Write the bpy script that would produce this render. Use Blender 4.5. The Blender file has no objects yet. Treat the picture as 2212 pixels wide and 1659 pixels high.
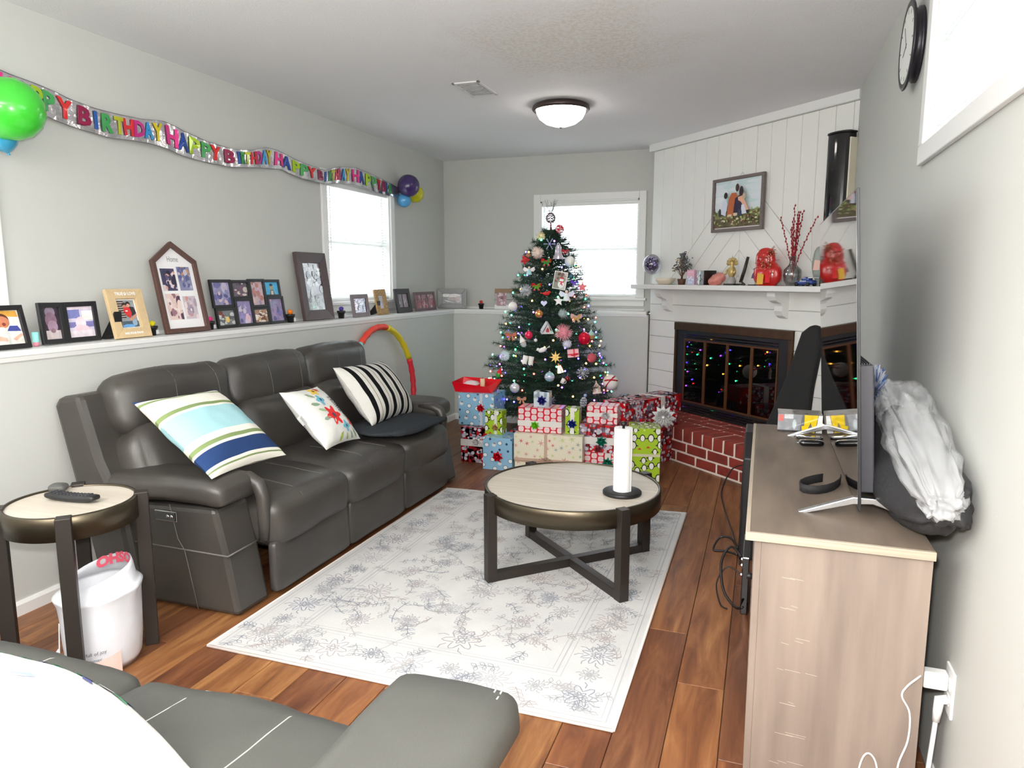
import bpy, bmesh, math, random
import numpy as np
from mathutils import Vector, Matrix, noise
sc = bpy.context.scene
col = sc.collection
RN = random.Random(11)
PI = math.pi
# ------------------------------------------------------------------ camera, world, lights, exposure
cam = bpy.data.objects.new('camera', bpy.data.cameras.new('camera')); col.objects.link(cam)
pitch, yaw = math.radians(8.383), math.radians(19.3636)
cam.location = (0, 0, 1.33)
cam.rotation_euler = (PI/2 - pitch, 0, yaw)
cam.data.sensor_width = 36; cam.data.lens = 36*1537/2212; cam.data.clip_start = .02
sc.camera = cam
w = bpy.data.worlds.new('sky'); sc.world = w; w.use_nodes = True
w.node_tree.nodes['Background'].inputs[0].default_value = (.93, .96, 1, 1)
w.node_tree.nodes['Background'].inputs[1].default_value = 9
def light(name, typ, loc, energy, color=(1, 1, 1), rot=(0, 0, 0), **kw):
    l = bpy.data.lights.new(name, typ); l.energy = energy; l.color = color
    for k, v in kw.items(): setattr(l, k, v)
    o = bpy.data.objects.new(name, l); o.location = loc; o.rotation_euler = rot; col.objects.link(o); return o
# the camera's own flash, a little above the lens
light('camera_flash', 'POINT', (-.03, .03, 1.43), 108, (1, .985, .96), shadow_soft_size=.035)
# added fill under the unseen rear ceiling, behind the camera, for ambient light
light('rear_fill_light', 'AREA', (-1.2, -1.1, 2.40), 85, (1, .97, .93), shape='RECTANGLE', size=1.6, size_y=1.2)
# added upward fill behind the camera, brightens the ceiling; no known lamp
light('ceiling_fill_light', 'AREA', (-1.5, -1.3, 1.75), 190, (1, .98, .96), (PI, 0, 0), shape='DISK', size=.5)
vs = sc.view_settings
vs.view_transform = 'Standard'; vs.look = 'None'; vs.exposure = 0.5; vs.gamma = 1.0; vs.use_curve_mapping = False
cy = sc.cycles
cy.use_denoising = True; cy.max_bounces = 8; cy.diffuse_bounces = 4; cy.glossy_bounces = 4; cy.transparent_max_bounces = 12
cy.sample_clamp_indirect = 4; cy.caustics_reflective = False; cy.caustics_refractive = False; cy.use_light_tree = True
# ------------------------------------------------------------------ materials
def ln(c):
    return tuple((x/255/12.92 if x/255 <= .04045 else ((x/255+.055)/1.055)**2.4) for x in c[:3])
def c4(c): return (*ln(c), 1)
MATS = {}
def M(name, c=(200, 200, 200), rough=.5, metal=0, var=0, vs=6, bump=0, bs=60, spec=.5, emit=0, ecol=None, trans=0, vcol=False,
      coat=0, stretch=None, c2=None, sheen=0, alpha=1, contrast=.25, rand=False, transl=0, detail=4):
    if name in MATS: return MATS[name]
    m = bpy.data.materials.new(name); m.use_nodes = True; nt = m.node_tree; N = nt.nodes; L = nt.links
    b = N['Principled BSDF']; I = b.inputs
    I['Base Color'].default_value = c4(c); I['Roughness'].default_value = rough; I['Metallic'].default_value = metal
    I['Specular IOR Level'].default_value = spec; I['Transmission Weight'].default_value = trans
    I['Coat Weight'].default_value = coat; I['Sheen Weight'].default_value = sheen; I['Alpha'].default_value = alpha
    if emit: I['Emission Strength'].default_value = emit; I['Emission Color'].default_value = c4(ecol or c)
    src = None
    if vcol:
        a = N.new('ShaderNodeAttribute'); a.attribute_name = 'Col'; src = a.outputs['Color']; L.new(src, I['Base Color'])
    if var or bump or c2:
        tc = N.new('ShaderNodeTexCoord'); mp = N.new('ShaderNodeMapping'); L.new(tc.outputs['Object'], mp.inputs[0])
        if stretch: mp.inputs['Scale'].default_value = stretch
        vec = mp.outputs[0]
        if rand:
            oi = N.new('ShaderNodeObjectInfo'); ad = N.new('ShaderNodeVectorMath'); ad.operation = 'MULTIPLY_ADD'
            L.new(oi.outputs['Random'], ad.inputs[0]); ad.inputs[1].default_value = (37, 53, 71); L.new(vec, ad.inputs[2]); vec = ad.outputs[0]
    if var or c2:
        nz = N.new('ShaderNodeTexNoise'); nz.inputs['Scale'].default_value = vs; nz.inputs['Detail'].default_value = detail; L.new(vec, nz.inputs[0])
        cr = N.new('ShaderNodeMapRange'); L.new(nz.outputs[0], cr.inputs[0])
        cr.inputs[1].default_value = .5-contrast; cr.inputs[2].default_value = .5+contrast
        mx = N.new('ShaderNodeMix'); mx.data_type = 'RGBA'; L.new(cr.outputs[0], mx.inputs[0])
        if c2: mx.inputs[6].default_value = c4(c); mx.inputs[7].default_value = c4(c2)
        else:
            mx.inputs[6].default_value = (1-var,)*3+(1,); mx.inputs[7].default_value = (1+var,)*3+(1,)
            mu = N.new('ShaderNodeMix'); mu.data_type = 'RGBA'; mu.blend_type = 'MULTIPLY'; mu.inputs[0].default_value = 1
            if src: L.new(src, mu.inputs[6])
            else: mu.inputs[6].default_value = c4(c)
            L.new(mx.outputs[2], mu.inputs[7]); mx = mu
        L.new(mx.outputs[2], I['Base Color'])
    if bump:
        n2 = N.new('ShaderNodeTexNoise'); n2.inputs['Scale'].default_value = bs; n2.inputs['Detail'].default_value = 3; L.new(vec, n2.inputs[0])
        bp = N.new('ShaderNodeBump'); bp.inputs['Strength'].default_value = bump; bp.inputs['Distance'].default_value = .01
        L.new(n2.outputs[0], bp.inputs['Height']); L.new(bp.outputs[0], I['Normal'])
    if transl:
        t = N.new('ShaderNodeBsdfTranslucent'); t.inputs[0].default_value = c4(c); ms = N.new('ShaderNodeMixShader'); ms.inputs[0].default_value = transl
        L.new(b.outputs[0], ms.inputs[1]); L.new(t.outputs[0], ms.inputs[2]); L.new(ms.outputs[0], N['Material Output'].inputs[0])
    MATS[name] = m; return m
def glass_thin(name, c=(255, 255, 255), mixf=.12, rough=.02):
    if name in MATS: return MATS[name]
    m = bpy.data.materials.new(name); m.use_nodes = True; nt = m.node_tree; N = nt.nodes; L = nt.links
    t = N.new('ShaderNodeBsdfTransparent'); t.inputs[0].default_value = c4(c); g = N.new('ShaderNodeBsdfGlossy'); g.inputs['Roughness'].default_value = rough
    lw = N.new('ShaderNodeLayerWeight'); lw.inputs[0].default_value = .35
    ma = N.new('ShaderNodeMath'); ma.operation = 'MULTIPLY_ADD'; L.new(lw.outputs['Fresnel'], ma.inputs[0]); ma.inputs[1].default_value = .6; ma.inputs[2].default_value = mixf; ma.use_clamp = True
    ms = N.new('ShaderNodeMixShader'); L.new(ma.outputs[0], ms.inputs[0]); L.new(t.outputs[0], ms.inputs[1]); L.new(g.outputs[0], ms.inputs[2])
    L.new(ms.outputs[0], N['Material Output'].inputs[0]); MATS[name] = m; return m
PRINT = M('print_matte', vcol=True, rough=.65); PGLOSS = M('print_gloss', vcol=True, rough=.16, coat=.4, var=.2, vs=42, detail=6)
FABRIC = M('print_fabric', vcol=True, rough=.9, bump=.25, bs=350, spec=.2); FOIL = M('print_foil', vcol=True, rough=.22, metal=.75)
WRAP = M('gift_wrap', vcol=True, rough=.28, bump=.06, bs=14)
WHITE = M('white_paint', (236, 236, 234), .45); BLACK = M('black_satin', (22, 21, 23), .45); BLACKG = M('black_gloss', (9, 9, 12), .08, coat=.6)
WALL = M('grey_wall_paint', (199, 200, 195), .75, bump=.06, bs=220, var=.02, vs=2)
CHROME = M('brushed_steel', (205, 206, 208), .25, 1)
# ------------------------------------------------------------------ mesh builder
class B:
    def __init__(s): s.v = []; s.f = []; s.c = []; s.s = []
    def add(s, vs, fs, c=None, T=None, sm=False):
        k = len(s.v)
        s.v += [tuple(T @ Vector(p)) for p in vs] if T is not None else [tuple(p) for p in vs]
        for i, f in enumerate(fs):
            s.f.append([k+j for j in f]); s.c.append(c[i] if isinstance(c, list) else c); s.s.append(sm)
        return s
    def box(s, a, b, c=None, T=None):
        (x0, y0, z0), (x1, y1, z1) = a, b
        return s.add([(x0, y0, z0), (x1, y0, z0), (x1, y1, z0), (x0, y1, z0), (x0, y0, z1), (x1, y0, z1), (x1, y1, z1), (x0, y1, z1)],
                     [(0, 3, 2, 1), (4, 5, 6, 7), (0, 1, 5, 4), (1, 2, 6, 5), (2, 3, 7, 6), (3, 0, 4, 7)], c, T)
    def prism(s, pts, h0, h1, ax='y', c=None, T=None):
        n = len(pts)
        def P(p, h): return {'y': (p[0], h, p[1]), 'x': (h, p[0], p[1]), 'z': (p[0], p[1], h)}[ax]
        return s.add([P(p, h0) for p in pts]+[P(p, h1) for p in pts],
                     [tuple(range(n)), tuple(range(2*n-1, n-1, -1))]+[(i, (i+1) % n, n+(i+1) % n, n+i) for i in range(n)], c, T)
    def tube(s, path, r, n=8, closed=False, c=None, T=None, cap=True):
        P = [Vector(p) for p in path]; m = len(P); vs = []; fs = []
        up = None
        for i, p in enumerate(P):
            t = (P[(i+1) % m]-P[i-1]) if closed else (P[min(i+1, m-1)]-P[max(i-1, 0)])
            if t.length < 1e-9: t = Vector((0, 0, 1))
            t.normalize()
            if up is None: up = t.orthogonal().normalized()
            up = up-t*up.dot(t)
            if up.length < 1e-6: up = t.orthogonal()
            up.normalize(); q = t.cross(up); rr = r[i] if isinstance(r, (list, tuple)) else r
            vs += [p+(up*math.cos(2*PI*k/n)+q*math.sin(2*PI*k/n))*rr for k in range(n)]
        for i in range(m if closed else m-1):
            j = (i+1) % m
            fs += [(i*n+k, i*n+(k+1) % n, j*n+(k+1) % n, j*n+k) for k in range(n)]
        if cap and not closed: fs += [tuple(range(n-1, -1, -1)), tuple((m-1)*n+k for k in range(n))]
        return s.add(vs, fs, c, T, True)
    def cyl(s, a, b, r, r2=None, n=16, c=None, T=None): return s.tube([a, b], [r, r if r2 is None else r2], n, False, c, T)
    def lathe(s, prof, n=24, c=None, T=None, sm=True):
        m = len(prof); vs = [(r*math.cos(2*PI*k/n), r*math.sin(2*PI*k/n), z) for r, z in prof for k in range(n)]
        fs = []; cc = []
        for i in range(m-1):
            for k in range(n):
                fs.append((i*n+k, i*n+(k+1) % n, (i+1)*n+(k+1) % n, (i+1)*n+k)); cc.append(c[i] if isinstance(c, list) else c)
        return s.add(vs, fs, cc, T, sm)
    def ball(s, p, r, nu=14, nv=9, c=None, sc_=(1, 1, 1), T=None):
        M_ = Matrix.Translation(p) @ Matrix.Diagonal((*sc_, 1)); M_ = T @ M_ if T is not None else M_
        return s.lathe([(max(r*math.sin(PI*i/nv), 1e-4), -r*math.cos(PI*i/nv)) for i in range(nv+1)], nu, c, M_)
    def soft(s, size, rad, puff=0, seg=8, T=None, c=None, fn=None):
        sx, sy, sz = [d/2 for d in size]; vs = []; fs = []; idx = {}
        def V(i, j, k):
            if (i, j, k) in idx: return idx[(i, j, k)]
            u, v, w_ = [math.sin((q/seg*2-1)*PI/2)*.5+(q/seg*2-1)*.5 for q in (i, j, k)]
            p = Vector((u*sx, v*sy, w_*sz)); r = min(rad, sx, sy, sz)
            q = Vector([max(-h+r, min(h-r, t)) for t, h in zip(p, (sx, sy, sz))]); d = p-q
            if d.length > 1e-9: p = q+d.normalized()*r
            if puff:
                p = p+Vector((puff*u*(1-v*v)*(1-w_*w_), puff*v*(1-u*u)*(1-w_*w_), puff*w_*(1-u*u)*(1-v*v)))
            if fn: p = Vector(fn(p, u, v, w_))
            idx[(i, j, k)] = len(vs); vs.append(p); return idx[(i, j, k)]
        for a in range(seg):
            for b_ in range(seg):
                for t in (0, seg):
                    for q in ([(t, a, b_), (t, a+1, b_), (t, a+1, b_+1), (t, a, b_+1)], [(a, t, b_), (a, t, b_+1), (a+1, t, b_+1), (a+1, t, b_)],
                              [(a, b_, t), (a+1, b_, t), (a+1, b_+1, t), (a, b_+1, t)]):
                        fs.append([V(*e) for e in (q if t else q[::-1])])
        return s.add(vs, fs, c, T, True)
    def poly(s, pts, c=None, T=None): return s.add(pts, [tuple(range(len(pts)))], c, T)
def O(name, b, m=None, parent=None, bev=0, kind=None, label=None, recalc=False, sub=0, seg=2):
    me = bpy.data.meshes.new(name); me.from_pydata(b.v, [], b.f)
    if any(x is not None for x in b.c):
        at = me.color_attributes.new('Col', 'FLOAT_COLOR', 'CORNER')
        cc = []
        for f, x in zip(b.f, b.c):
            if x is not None and isinstance(x[0], tuple):
                for y in x: cc += c4(y)
            else: cc += c4(x or (200, 200, 200))*len(f)
        at.data.foreach_set('color', cc)
    if any(b.s): me.polygons.foreach_set('use_smooth', b.s)
    if recalc:
        bm = bmesh.new(); bm.from_mesh(me); bmesh.ops.recalc_face_normals(bm, faces=bm.faces); bm.to_mesh(me); bm.free()
    if m: me.materials.append(m)
    o = bpy.data.objects.new(name, me); col.objects.link(o)
    if parent: o.parent = parent
    if bev:
        d = o.modifiers.new('bevel', 'BEVEL'); d.width = bev; d.segments = seg; d.limit_method = 'ANGLE'; d.angle_limit = math.radians(40)
    if sub: d = o.modifiers.new('sub', 'SUBSURF'); d.levels = d.render_levels = sub
    if kind: o['kind'] = kind
    if label: o['label'] = label
    return o
def thing(name, label, cat, loc=(0, 0, 0), rot=(0, 0, 0), group=None):
    o = bpy.data.objects.new(name, None); o.empty_display_size = .05; col.objects.link(o); o.location = loc; o.rotation_euler = rot
    o['label'] = label; o['category'] = cat
    if group: o['group'] = group
    return o
def tag(o, label, cat, group=None):
    o['label'] = label; o['category'] = cat
    if group: o['group'] = group
    return o
def S(name, b, m, parent=None, bev=0, **k):
    o = O(name, b, m, parent, bev, **k)
    if not parent: o['kind'] = 'structure'
    return o
def TR(x=0, y=0, z=0, rx=0, ry=0, rz=0): return Matrix.Translation((x, y, z)) @ Matrix.Rotation(rz, 4, 'Z') @ Matrix.Rotation(ry, 4, 'Y') @ Matrix.Rotation(rx, 4, 'X')
TXT = {}
def text2d(body, size, bold=0, res=3):
    k = (body, size, bold)
    if k not in TXT:
        cu = bpy.data.curves.new('t', 'FONT'); cu.body = body; cu.size = size; cu.align_x = 'CENTER'; cu.align_y = 'CENTER'; cu.offset = bold; cu.resolution_u = res; cu.fill_mode = 'FRONT'
        o = bpy.data.objects.new('t', cu); me = bpy.data.meshes.new_from_object(o)
        TXT[k] = ([tuple(v.co[:2]) for v in me.vertices], [tuple(p.vertices) for p in me.polygons])
        bpy.data.objects.remove(o); bpy.data.curves.remove(cu); bpy.data.meshes.remove(me)
    return TXT[k]
def put_text(b, body, size, fn, c, bold=0):
    v, f = text2d(body, size, bold)
    b.add([fn(x, y) for x, y in v], f, c)
def ell(cx, cy_, rx, ry, n=14, a0=0): return [(cx+rx*math.cos(a0+2*PI*i/n), cy_+ry*math.sin(a0+2*PI*i/n)) for i in range(n)]
def star(cx, cy_, r, r2, n, a0=PI/2): return [(cx+(r if i % 2 == 0 else r2)*math.cos(a0+PI*i/n), cy_+(r if i % 2 == 0 else r2)*math.sin(a0+PI*i/n)) for i in range(2*n)]
def fanpoly(b, pts, fn, c, eps=0):
    cx = sum(p[0] for p in pts)/len(pts); cz = sum(p[1] for p in pts)/len(pts)
    v = [fn(cx, cz)]+[fn(*p) for p in pts]; n = len(pts)
    b.add(v, [(0, 1+i, 1+(i+1) % n) for i in range(n)], c)
# ------------------------------------------------------------------ room shell
XU, YU, XR, ZC, XL, YL, ZL = -2.943, 6.40, .4835, 2.44, -2.75, 6.168, 1.053
CEIL = M('ceiling_paint', (238, 238, 240), .8, bump=.22, bs=120)
# water stain on the ceiling: tan speckle with a shape of its own
nt = CEIL.node_tree; N = nt.nodes; Lk = nt.links; bs_ = N['Principled BSDF']
tc = N.new('ShaderNodeTexCoord'); mp = N.new('ShaderNodeMapping'); mp.vector_type = 'TEXTURE'; mp.inputs[1].default_value = (-.95, 3.55, 2.44); mp.inputs['Scale'].default_value = (.62, .62, 1); Lk.new(tc.outputs['Object'], mp.inputs[0])
ln_ = N.new('ShaderNodeVectorMath'); ln_.operation = 'LENGTH'; Lk.new(mp.outputs[0], ln_.inputs[0])
n1 = N.new('ShaderNodeTexNoise'); n1.inputs['Scale'].default_value = 3; n1.inputs['Detail'].default_value = 6; Lk.new(tc.outputs['Object'], n1.inputs[0])
n2 = N.new('ShaderNodeTexNoise'); n2.inputs['Scale'].default_value = 55; n2.inputs['Detail'].default_value = 2; Lk.new(tc.outputs['Object'], n2.inputs[0])
a1 = N.new('ShaderNodeMath'); a1.operation = 'MULTIPLY_ADD'; Lk.new(n1.outputs[0], a1.inputs[0]); a1.inputs[1].default_value = -1.1; Lk.new(ln_.outputs['Value'], a1.inputs[2])
mr = N.new('ShaderNodeMapRange'); Lk.new(a1.outputs[0], mr.inputs[0]); mr.inputs[1].default_value = .55; mr.inputs[2].default_value = .0
sp = N.new('ShaderNodeMapRange'); Lk.new(n2.outputs[0], sp.inputs[0]); sp.inputs[1].default_value = .42; sp.inputs[2].default_value = .62; sp.inputs[3].default_value = .3; sp.inputs[4].default_value = 1
mm = N.new('ShaderNodeMath'); mm.operation = 'MULTIPLY'; Lk.new(mr.outputs[0], mm.inputs[0]); Lk.new(sp.outputs[0], mm.inputs[1])
mx = N.new('ShaderNodeMix'); mx.data_type = 'RGBA'; Lk.new(mm.outputs[0], mx.inputs[0]); mx.inputs[6].default_value = c4((238, 238, 240)); mx.inputs[7].default_value = c4((224, 219, 211)); Lk.new(mx.outputs[2], bs_.inputs['Base Color'])
b = B(); b.box((-3.3, -2.6, ZC), (.8, 6.7, ZC+.1)); S('ceiling', b, CEIL)
b = B(); b.box((-3.1, -2.6, -.12), (.7, 6.5, -.006)); FL = S('floor', b, M('subfloor', (60, 40, 28), .8))
# floor planks
PLK = bpy.data.materials.new('wood_plank'); PLK.use_nodes = True; nt = PLK.node_tree; N = nt.nodes; Lk = nt.links; bs_ = N['Principled BSDF']
tc = N.new('ShaderNodeTexCoord'); oi = N.new('ShaderNodeObjectInfo')
mp = N.new('ShaderNodeMapping'); mp.inputs['Scale'].default_value = (9, 1.1, 1); Lk.new(tc.outputs['Object'], mp.inputs[0])
ad = N.new('ShaderNodeVectorMath'); ad.operation = 'MULTIPLY_ADD'; Lk.new(oi.outputs['Random'], ad.inputs[0]); ad.inputs[1].default_value = (91, 67, 31); Lk.new(mp.outputs[0], ad.inputs[2])
g = N.new('ShaderNodeTexNoise'); g.inputs['Scale'].default_value = 2.2; g.inputs['Detail'].default_value = 7; g.inputs['Roughness'].default_value = .62; g.inputs['Distortion'].default_value = .8; Lk.new(ad.outputs[0], g.inputs[0])
r1 = N.new('ShaderNodeValToRGB'); e = r1.color_ramp.elements; e[0].position = .25; e[0].color = c4((84, 56, 40)); e[1].position = .78; e[1].color = c4((182, 148, 108))
k = e.new(.45); k.color = c4((126, 88, 60)); k = e.new(.6); k.color = c4((150, 112, 78)); Lk.new(g.outputs[0], r1.inputs[0])
r2 = N.new('ShaderNodeValToRGB'); e = r2.color_ramp.elements; e[0].position = 0; e[0].color = c4((206, 180, 170)); e[1].position = 1; e[1].color = c4((255, 236, 205))
r2.color_ramp.interpolation = 'CONSTANT'
for p, c in ((.18, (236, 208, 182)), (.36, (212, 192, 182)), (.52, (250, 232, 204)), (.7, (226, 194, 174)), (.85, (240, 220, 198))): k = e.new(p); k.color = c4(c)
Lk.new(oi.outputs['Random'], r2.inputs[0])
mx = N.new('ShaderNodeMix'); mx.data_type = 'RGBA'; mx.blend_type = 'MULTIPLY'; mx.inputs[0].default_value = 1; Lk.new(r1.outputs[0], mx.inputs[6]); Lk.new(r2.outputs[0], mx.inputs[7]); Lk.new(mx.outputs[2], bs_.inputs['Base Color'])
bs_.inputs['Roughness'].default_value = .42
bp = N.new('ShaderNodeBump'); bp.inputs['Strength'].default_value = .12; bp.inputs['Distance'].default_value = .01; Lk.new(g.outputs[0], bp.inputs['Height']); Lk.new(bp.outputs[0], bs_.inputs['Normal'])
def plank(x0, x1, y0, y1):
    b = B(); e = .0011; b.box((x0+e, y0+e, -.007), (x1-e, y1-e, 0)); o = O('plank', b, PLK, FL, bev=.0012, seg=1); return o
for i in range(-17, 5):
    x0 = -.211+.151*i; y = -1.4+((i*5) % 7)*.173
    while y < 6.1:
        plank(max(x0, -2.76), min(x0+.151, XR), max(y, -1.4), min(y+1.22, 6.16)); y += 1.22
# walls
b = B(); t = .12
def wall_x(b, x0, x1, y0, y1, z0, z1, holes):
    ys = sorted({y0, y1, *[h[0] for h in holes], *[h[1] for h in holes]})
    for a, c in zip(ys, ys[1:]):
        h = [q for q in holes if q[0] <= a and q[1] >= c]
        if h: b.box((x0, a, z0), (x1, c, h[0][2])); b.box((x0, a, h[0][3]), (x1, c, z1))
        else: b.box((x0, a, z0), (x1, c, z1))
WL = [(1.10, 2.03, 1.165, 2.03), (4.415, 5.325, 1.165, 2.03)]
wall_x(b, XU-t, XU, -2.6, YU, 1.03, ZC, WL); b.box((XU-t, -2.6, 0), (XL, 6.4, 1.022)); S('wall_left', b, WALL)
b = B(); WB = (-1.97, -1.065, 1.165, 2.03)
for x0, x1, z0, z1 in ((XU-t, WB[0], 1.03, ZC), (WB[1], .6, 1.03, ZC), (WB[0], WB[1], 1.03, WB[2]), (WB[0], WB[1], WB[3], ZC)): b.box((x0, YU, z0), (x1, YU+t, z1))
b.box((XL, YL, 0), (-.93, YU+t, 1.022)); b.box((-.94, YU, 0), (.6, YU+t, 1.04)); S('wall_back', b, WALL)
b = B(); wall_x(b, XR, XR+t, -2.6, YU, 0, ZC, [(1.15, 2.74, 1.77, 2.36)]); S('wall_right', b, WALL)
b = B(); b.box((-3.1, -2.72, 0), (.6, -2.6, ZC)); S('wall_rear', b, WALL)
# ledge of the half wall, its cove and its quarter round
b = B(); b.box((XU, -2.6, 1.03), (XL+.014, YL-.013, ZL)); b.box((XU, YL-.014, 1.03), (-.945, YU, ZL)); S('trim_1', b, WHITE, bev=.003)
b = B(); b.prism([(XL, 1.03), (XL+.011, 1.03), (XL+.007, 1.012), (XL, 1.006)], -2.6, YL-.008, 'y'); b.prism([(YL, 1.03), (YL-.011, 1.03), (YL-.007, 1.012), (YL, 1.006)], XL, -.94, 'x'); S('trim_2', b, WHITE)
b = B(); q = [(math.cos(a)*.017, math.sin(a)*.017) for a in (0, .4, .8, 1.2, PI/2)]
b.prism([(XU, ZL)]+[(XU+x, ZL+z) for x, z in q], -2.6, YU, 'y'); b.prism([(YU, ZL)]+[(YU-x, ZL+z) for x, z in q], XU, -1.0, 'x'); S('trim_3', b, WHITE)
b = B(); pr = [(XL, 0), (XL+.013, 0), (XL+.013, .045), (XL+.006, .058), (XL, .058)]; b.prism(pr, -2.6, YL, 'y'); S('baseboard_left', b, WHITE)
b = B(); b.prism([(YL, 0), (YL-.013, 0), (YL-.013, .045), (YL-.006, .058), (YL, .058)], XL, -.95, 'x'); S('baseboard_back', b, WHITE)
b = B(); b.prism([(XR, 0), (XR-.013, 0), (XR-.013, .045), (XR-.006, .058), (XR, .058)], -2.6, 2.0, 'y'); S('baseboard_right', b, WHITE)
# windows: local frame, x along the wall, -y into the room, z up; opening w x h from z=0
SLAT = M('blind_slat', (250, 250, 248), .5, transl=.6); PANE = glass_thin('window_glass', (245, 250, 252))
def window(name, M_, w, h, blinds=True, stool=True, tilt=.5):
    root = bpy.data.objects.new(name, None); col.objects.link(root); root.matrix_world = M_; root['kind'] = 'structure'
    cs = .063
    b = B(); b.box((-cs, -.018, -.0), (0, 0, h+cs)); b.box((w, -.018, 0), (w+cs, 0, h+cs)); b.box((0, -.018, h), (w, 0, h+cs))
    if not stool: b.box((-cs, -.018, -cs), (w+cs, 0, 0))
    S('window_casing', b, WHITE, root, bev=.004)
    b = B()
    for x0, z0, x1, z1 in ((0, 0, .03, h), (w-.03, 0, w, h), (.03, 0, w-.03, .035), (.03, h-.03, w-.03, h), (.03, h*.48, w-.03, h*.48+.035)): b.box((x0, .06, z0), (x1, .1, z1))
    S('window_sash', b, WHITE, root, bev=.003)
    b = B()
    for x0, z0, x1, z1 in ((-.002, -.01, .012, h+.01), (w-.012, -.01, w+.002, h+.01), (0, h-.012, w, h+.002), (0, -.01, w, .004)): b.box((x0, -.002, z0), (x1, .118, z1))
    S('window_jamb', b, WHITE, root)
    for z0, z1 in ((.03, h*.48), (h*.48+.03, h-.03)):
        b = B(); b.box((.025, .078, z0), (w-.025, .082, z1)); S('window_pane', b, PANE, root)
    if stool:
        b = B(); b.box((-cs-.02, -.05, -.022), (w+cs+.02, .05, 0)); S('window_stool', b, WHITE, root, bev=.005)
        b = B(); b.box((-cs, -.016, -.075), (w+cs, 0, -.022)); S('window_apron', b, WHITE, root, bev=.003)
    if blinds:
        b = B(); b.box((.014, .01, h-.045), (w-.014, .045, h-.012)); S('blind_headrail', b, WHITE, root, bev=.003)
        n = int((h-.075)/.0215)
        for i in range(n):
            z = .03+i*.0215; b = B(); b.box((-w/2+.018, -.0125, -.0006), (w/2-.018, .0125, .0006))
            o = S('slat', b, SLAT, root); o.location = (w/2, .028, z); o.rotation_euler = (tilt, 0, 0)
        b = B(); b.box((.016, .016, .004), (w-.016, .04, .022)); S('blind_bottom_rail', b, WHITE, root, bev=.003)
        b = B()
        for x in (.12, w-.12): b.cyl((x, .028, .02), (x, .028, h-.03), .0012, n=6)
        b.cyl((.06, .004, h-.05), (.055, .004, h-.5), .003, n=6); S('blind_cord', b, WHITE, root)
    return root
RL = Matrix.Rotation(PI/2, 4, 'Z')
window('window_1', Matrix.Translation((XU, 1.10, 1.165)) @ RL, .93, .865)
window('window_2', Matrix.Translation((XU, 4.415, 1.165)) @ RL, .91, .865)
window('window_3', Matrix.Translation((WB[0], YU, 1.165)), .905, .865)
window('window_4', Matrix.Translation((XR, 2.74, 1.77)) @ Matrix.Rotation(-PI/2, 4, 'Z'), 1.59, .59, stool=False, tilt=.3)
# ------------------------------------------------------------------ fireplace wall (45 degrees across the corner)
OX, OY, ANG = .4835, 4.865, math.radians(44)
FM = Matrix.Translation((OX, OY, 0)) @ Matrix.Rotation(-ANG, 4, 'Z')      # local: x = along wall (negative to the left), -y = into the room
FW = bpy.data.objects.new('wall_fireplace', None); col.objects.link(FW); FW.matrix_world = FM; FW['kind'] = 'structure'
PANEL = M('white_shiplap', (240, 240, 236), .5); HB = M('shiplap_backing', (205, 205, 202), .7)
b = B(); b.box((-1.955, .012, 0), (.05, .1, ZC)); b.box((-1.955, .0, 0), (-1.93, .25, ZC)); S('backing_panel', b, HB, FW)
UC, ZA, UE = -.93, 2.09, -1.955
def board(pts):
    # shrink towards the centre for the joint
    cx = sum(p[0] for p in pts)/len(pts); cz = sum(p[1] for p in pts)/len(pts); out = []
    n = len(pts)
    P = [Vector((*p, 0)) for p in pts]; g = .0018
    area = sum(P[i].x*P[(i+1) % n].y-P[(i+1) % n].x*P[i].y for i in range(n))
    if area < 0: P.reverse()
    for i in range(n):
        a, q, c = P[i-1], P[i], P[(i+1) % n]
        d1 = (q-a).normalized(); d2 = (c-q).normalized(); n1 = Vector((-d1.y, d1.x, 0)); n2 = Vector((-d2.y, d2.x, 0))
        m_ = n1+n2; m_ = m_/max(m_.dot(n1), .3); out.append(tuple((q+m_*g)[:2]))
    b = B(); b.prism(out, -.002, .014, 'y'); return S('plank', b, PANEL, FW, bev=.0025, seg=1, recalc=True)
us = [UE+.128*i for i in range(16)]+[.01]
for a, c in zip(us, us[1:]):
    zb = lambda u: max(1.285, ZA-abs(u-UC))
    pts = [(a, 2.385), (c, 2.385), (c, zb(c))]
    for k_ in (UC-(ZA-1.285), UC, UC+(ZA-1.285)):
        if a < k_ < c: pts.append((k_, zb(k_)))
    pts.append((a, zb(a))); board(pts)
k_ = ZA
while k_ > 1.30:
    lo = k_-.184
    for s_ in (-1, 1):
        pts = [(UC, k_), (UC+s_*(k_-1.285), 1.285)]
        if lo > 1.285: pts += [(UC+s_*(lo-1.285), 1.285), (UC, lo)]
        else: pts += [(UC, 1.285)]
        board(pts)
    k_ = lo
zs = [.258, .42, .562, .71, .85, .985, 1.12, 1.25]
IL, IR, IB, IT = -1.585, -.385, .258, .985
for a, c in zip(zs, zs[1:]):
    if c <= IT+.001:
        board([(UE, a), (IL, a), (IL, c), (UE, c)]); board([(IR, a), (.01, a), (.01, c), (IR, c)])
    else: board([(UE, a), (.01, a), (.01, c), (UE, c)])
b = B(); b.prism([(0, 2.385), (-.03, 2.385), (-.034, 2.395), (-.034, 2.44), (0, 2.44)], -1.98, .02, 'x'); S('crown_molding', b, WHITE, FW)
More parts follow.
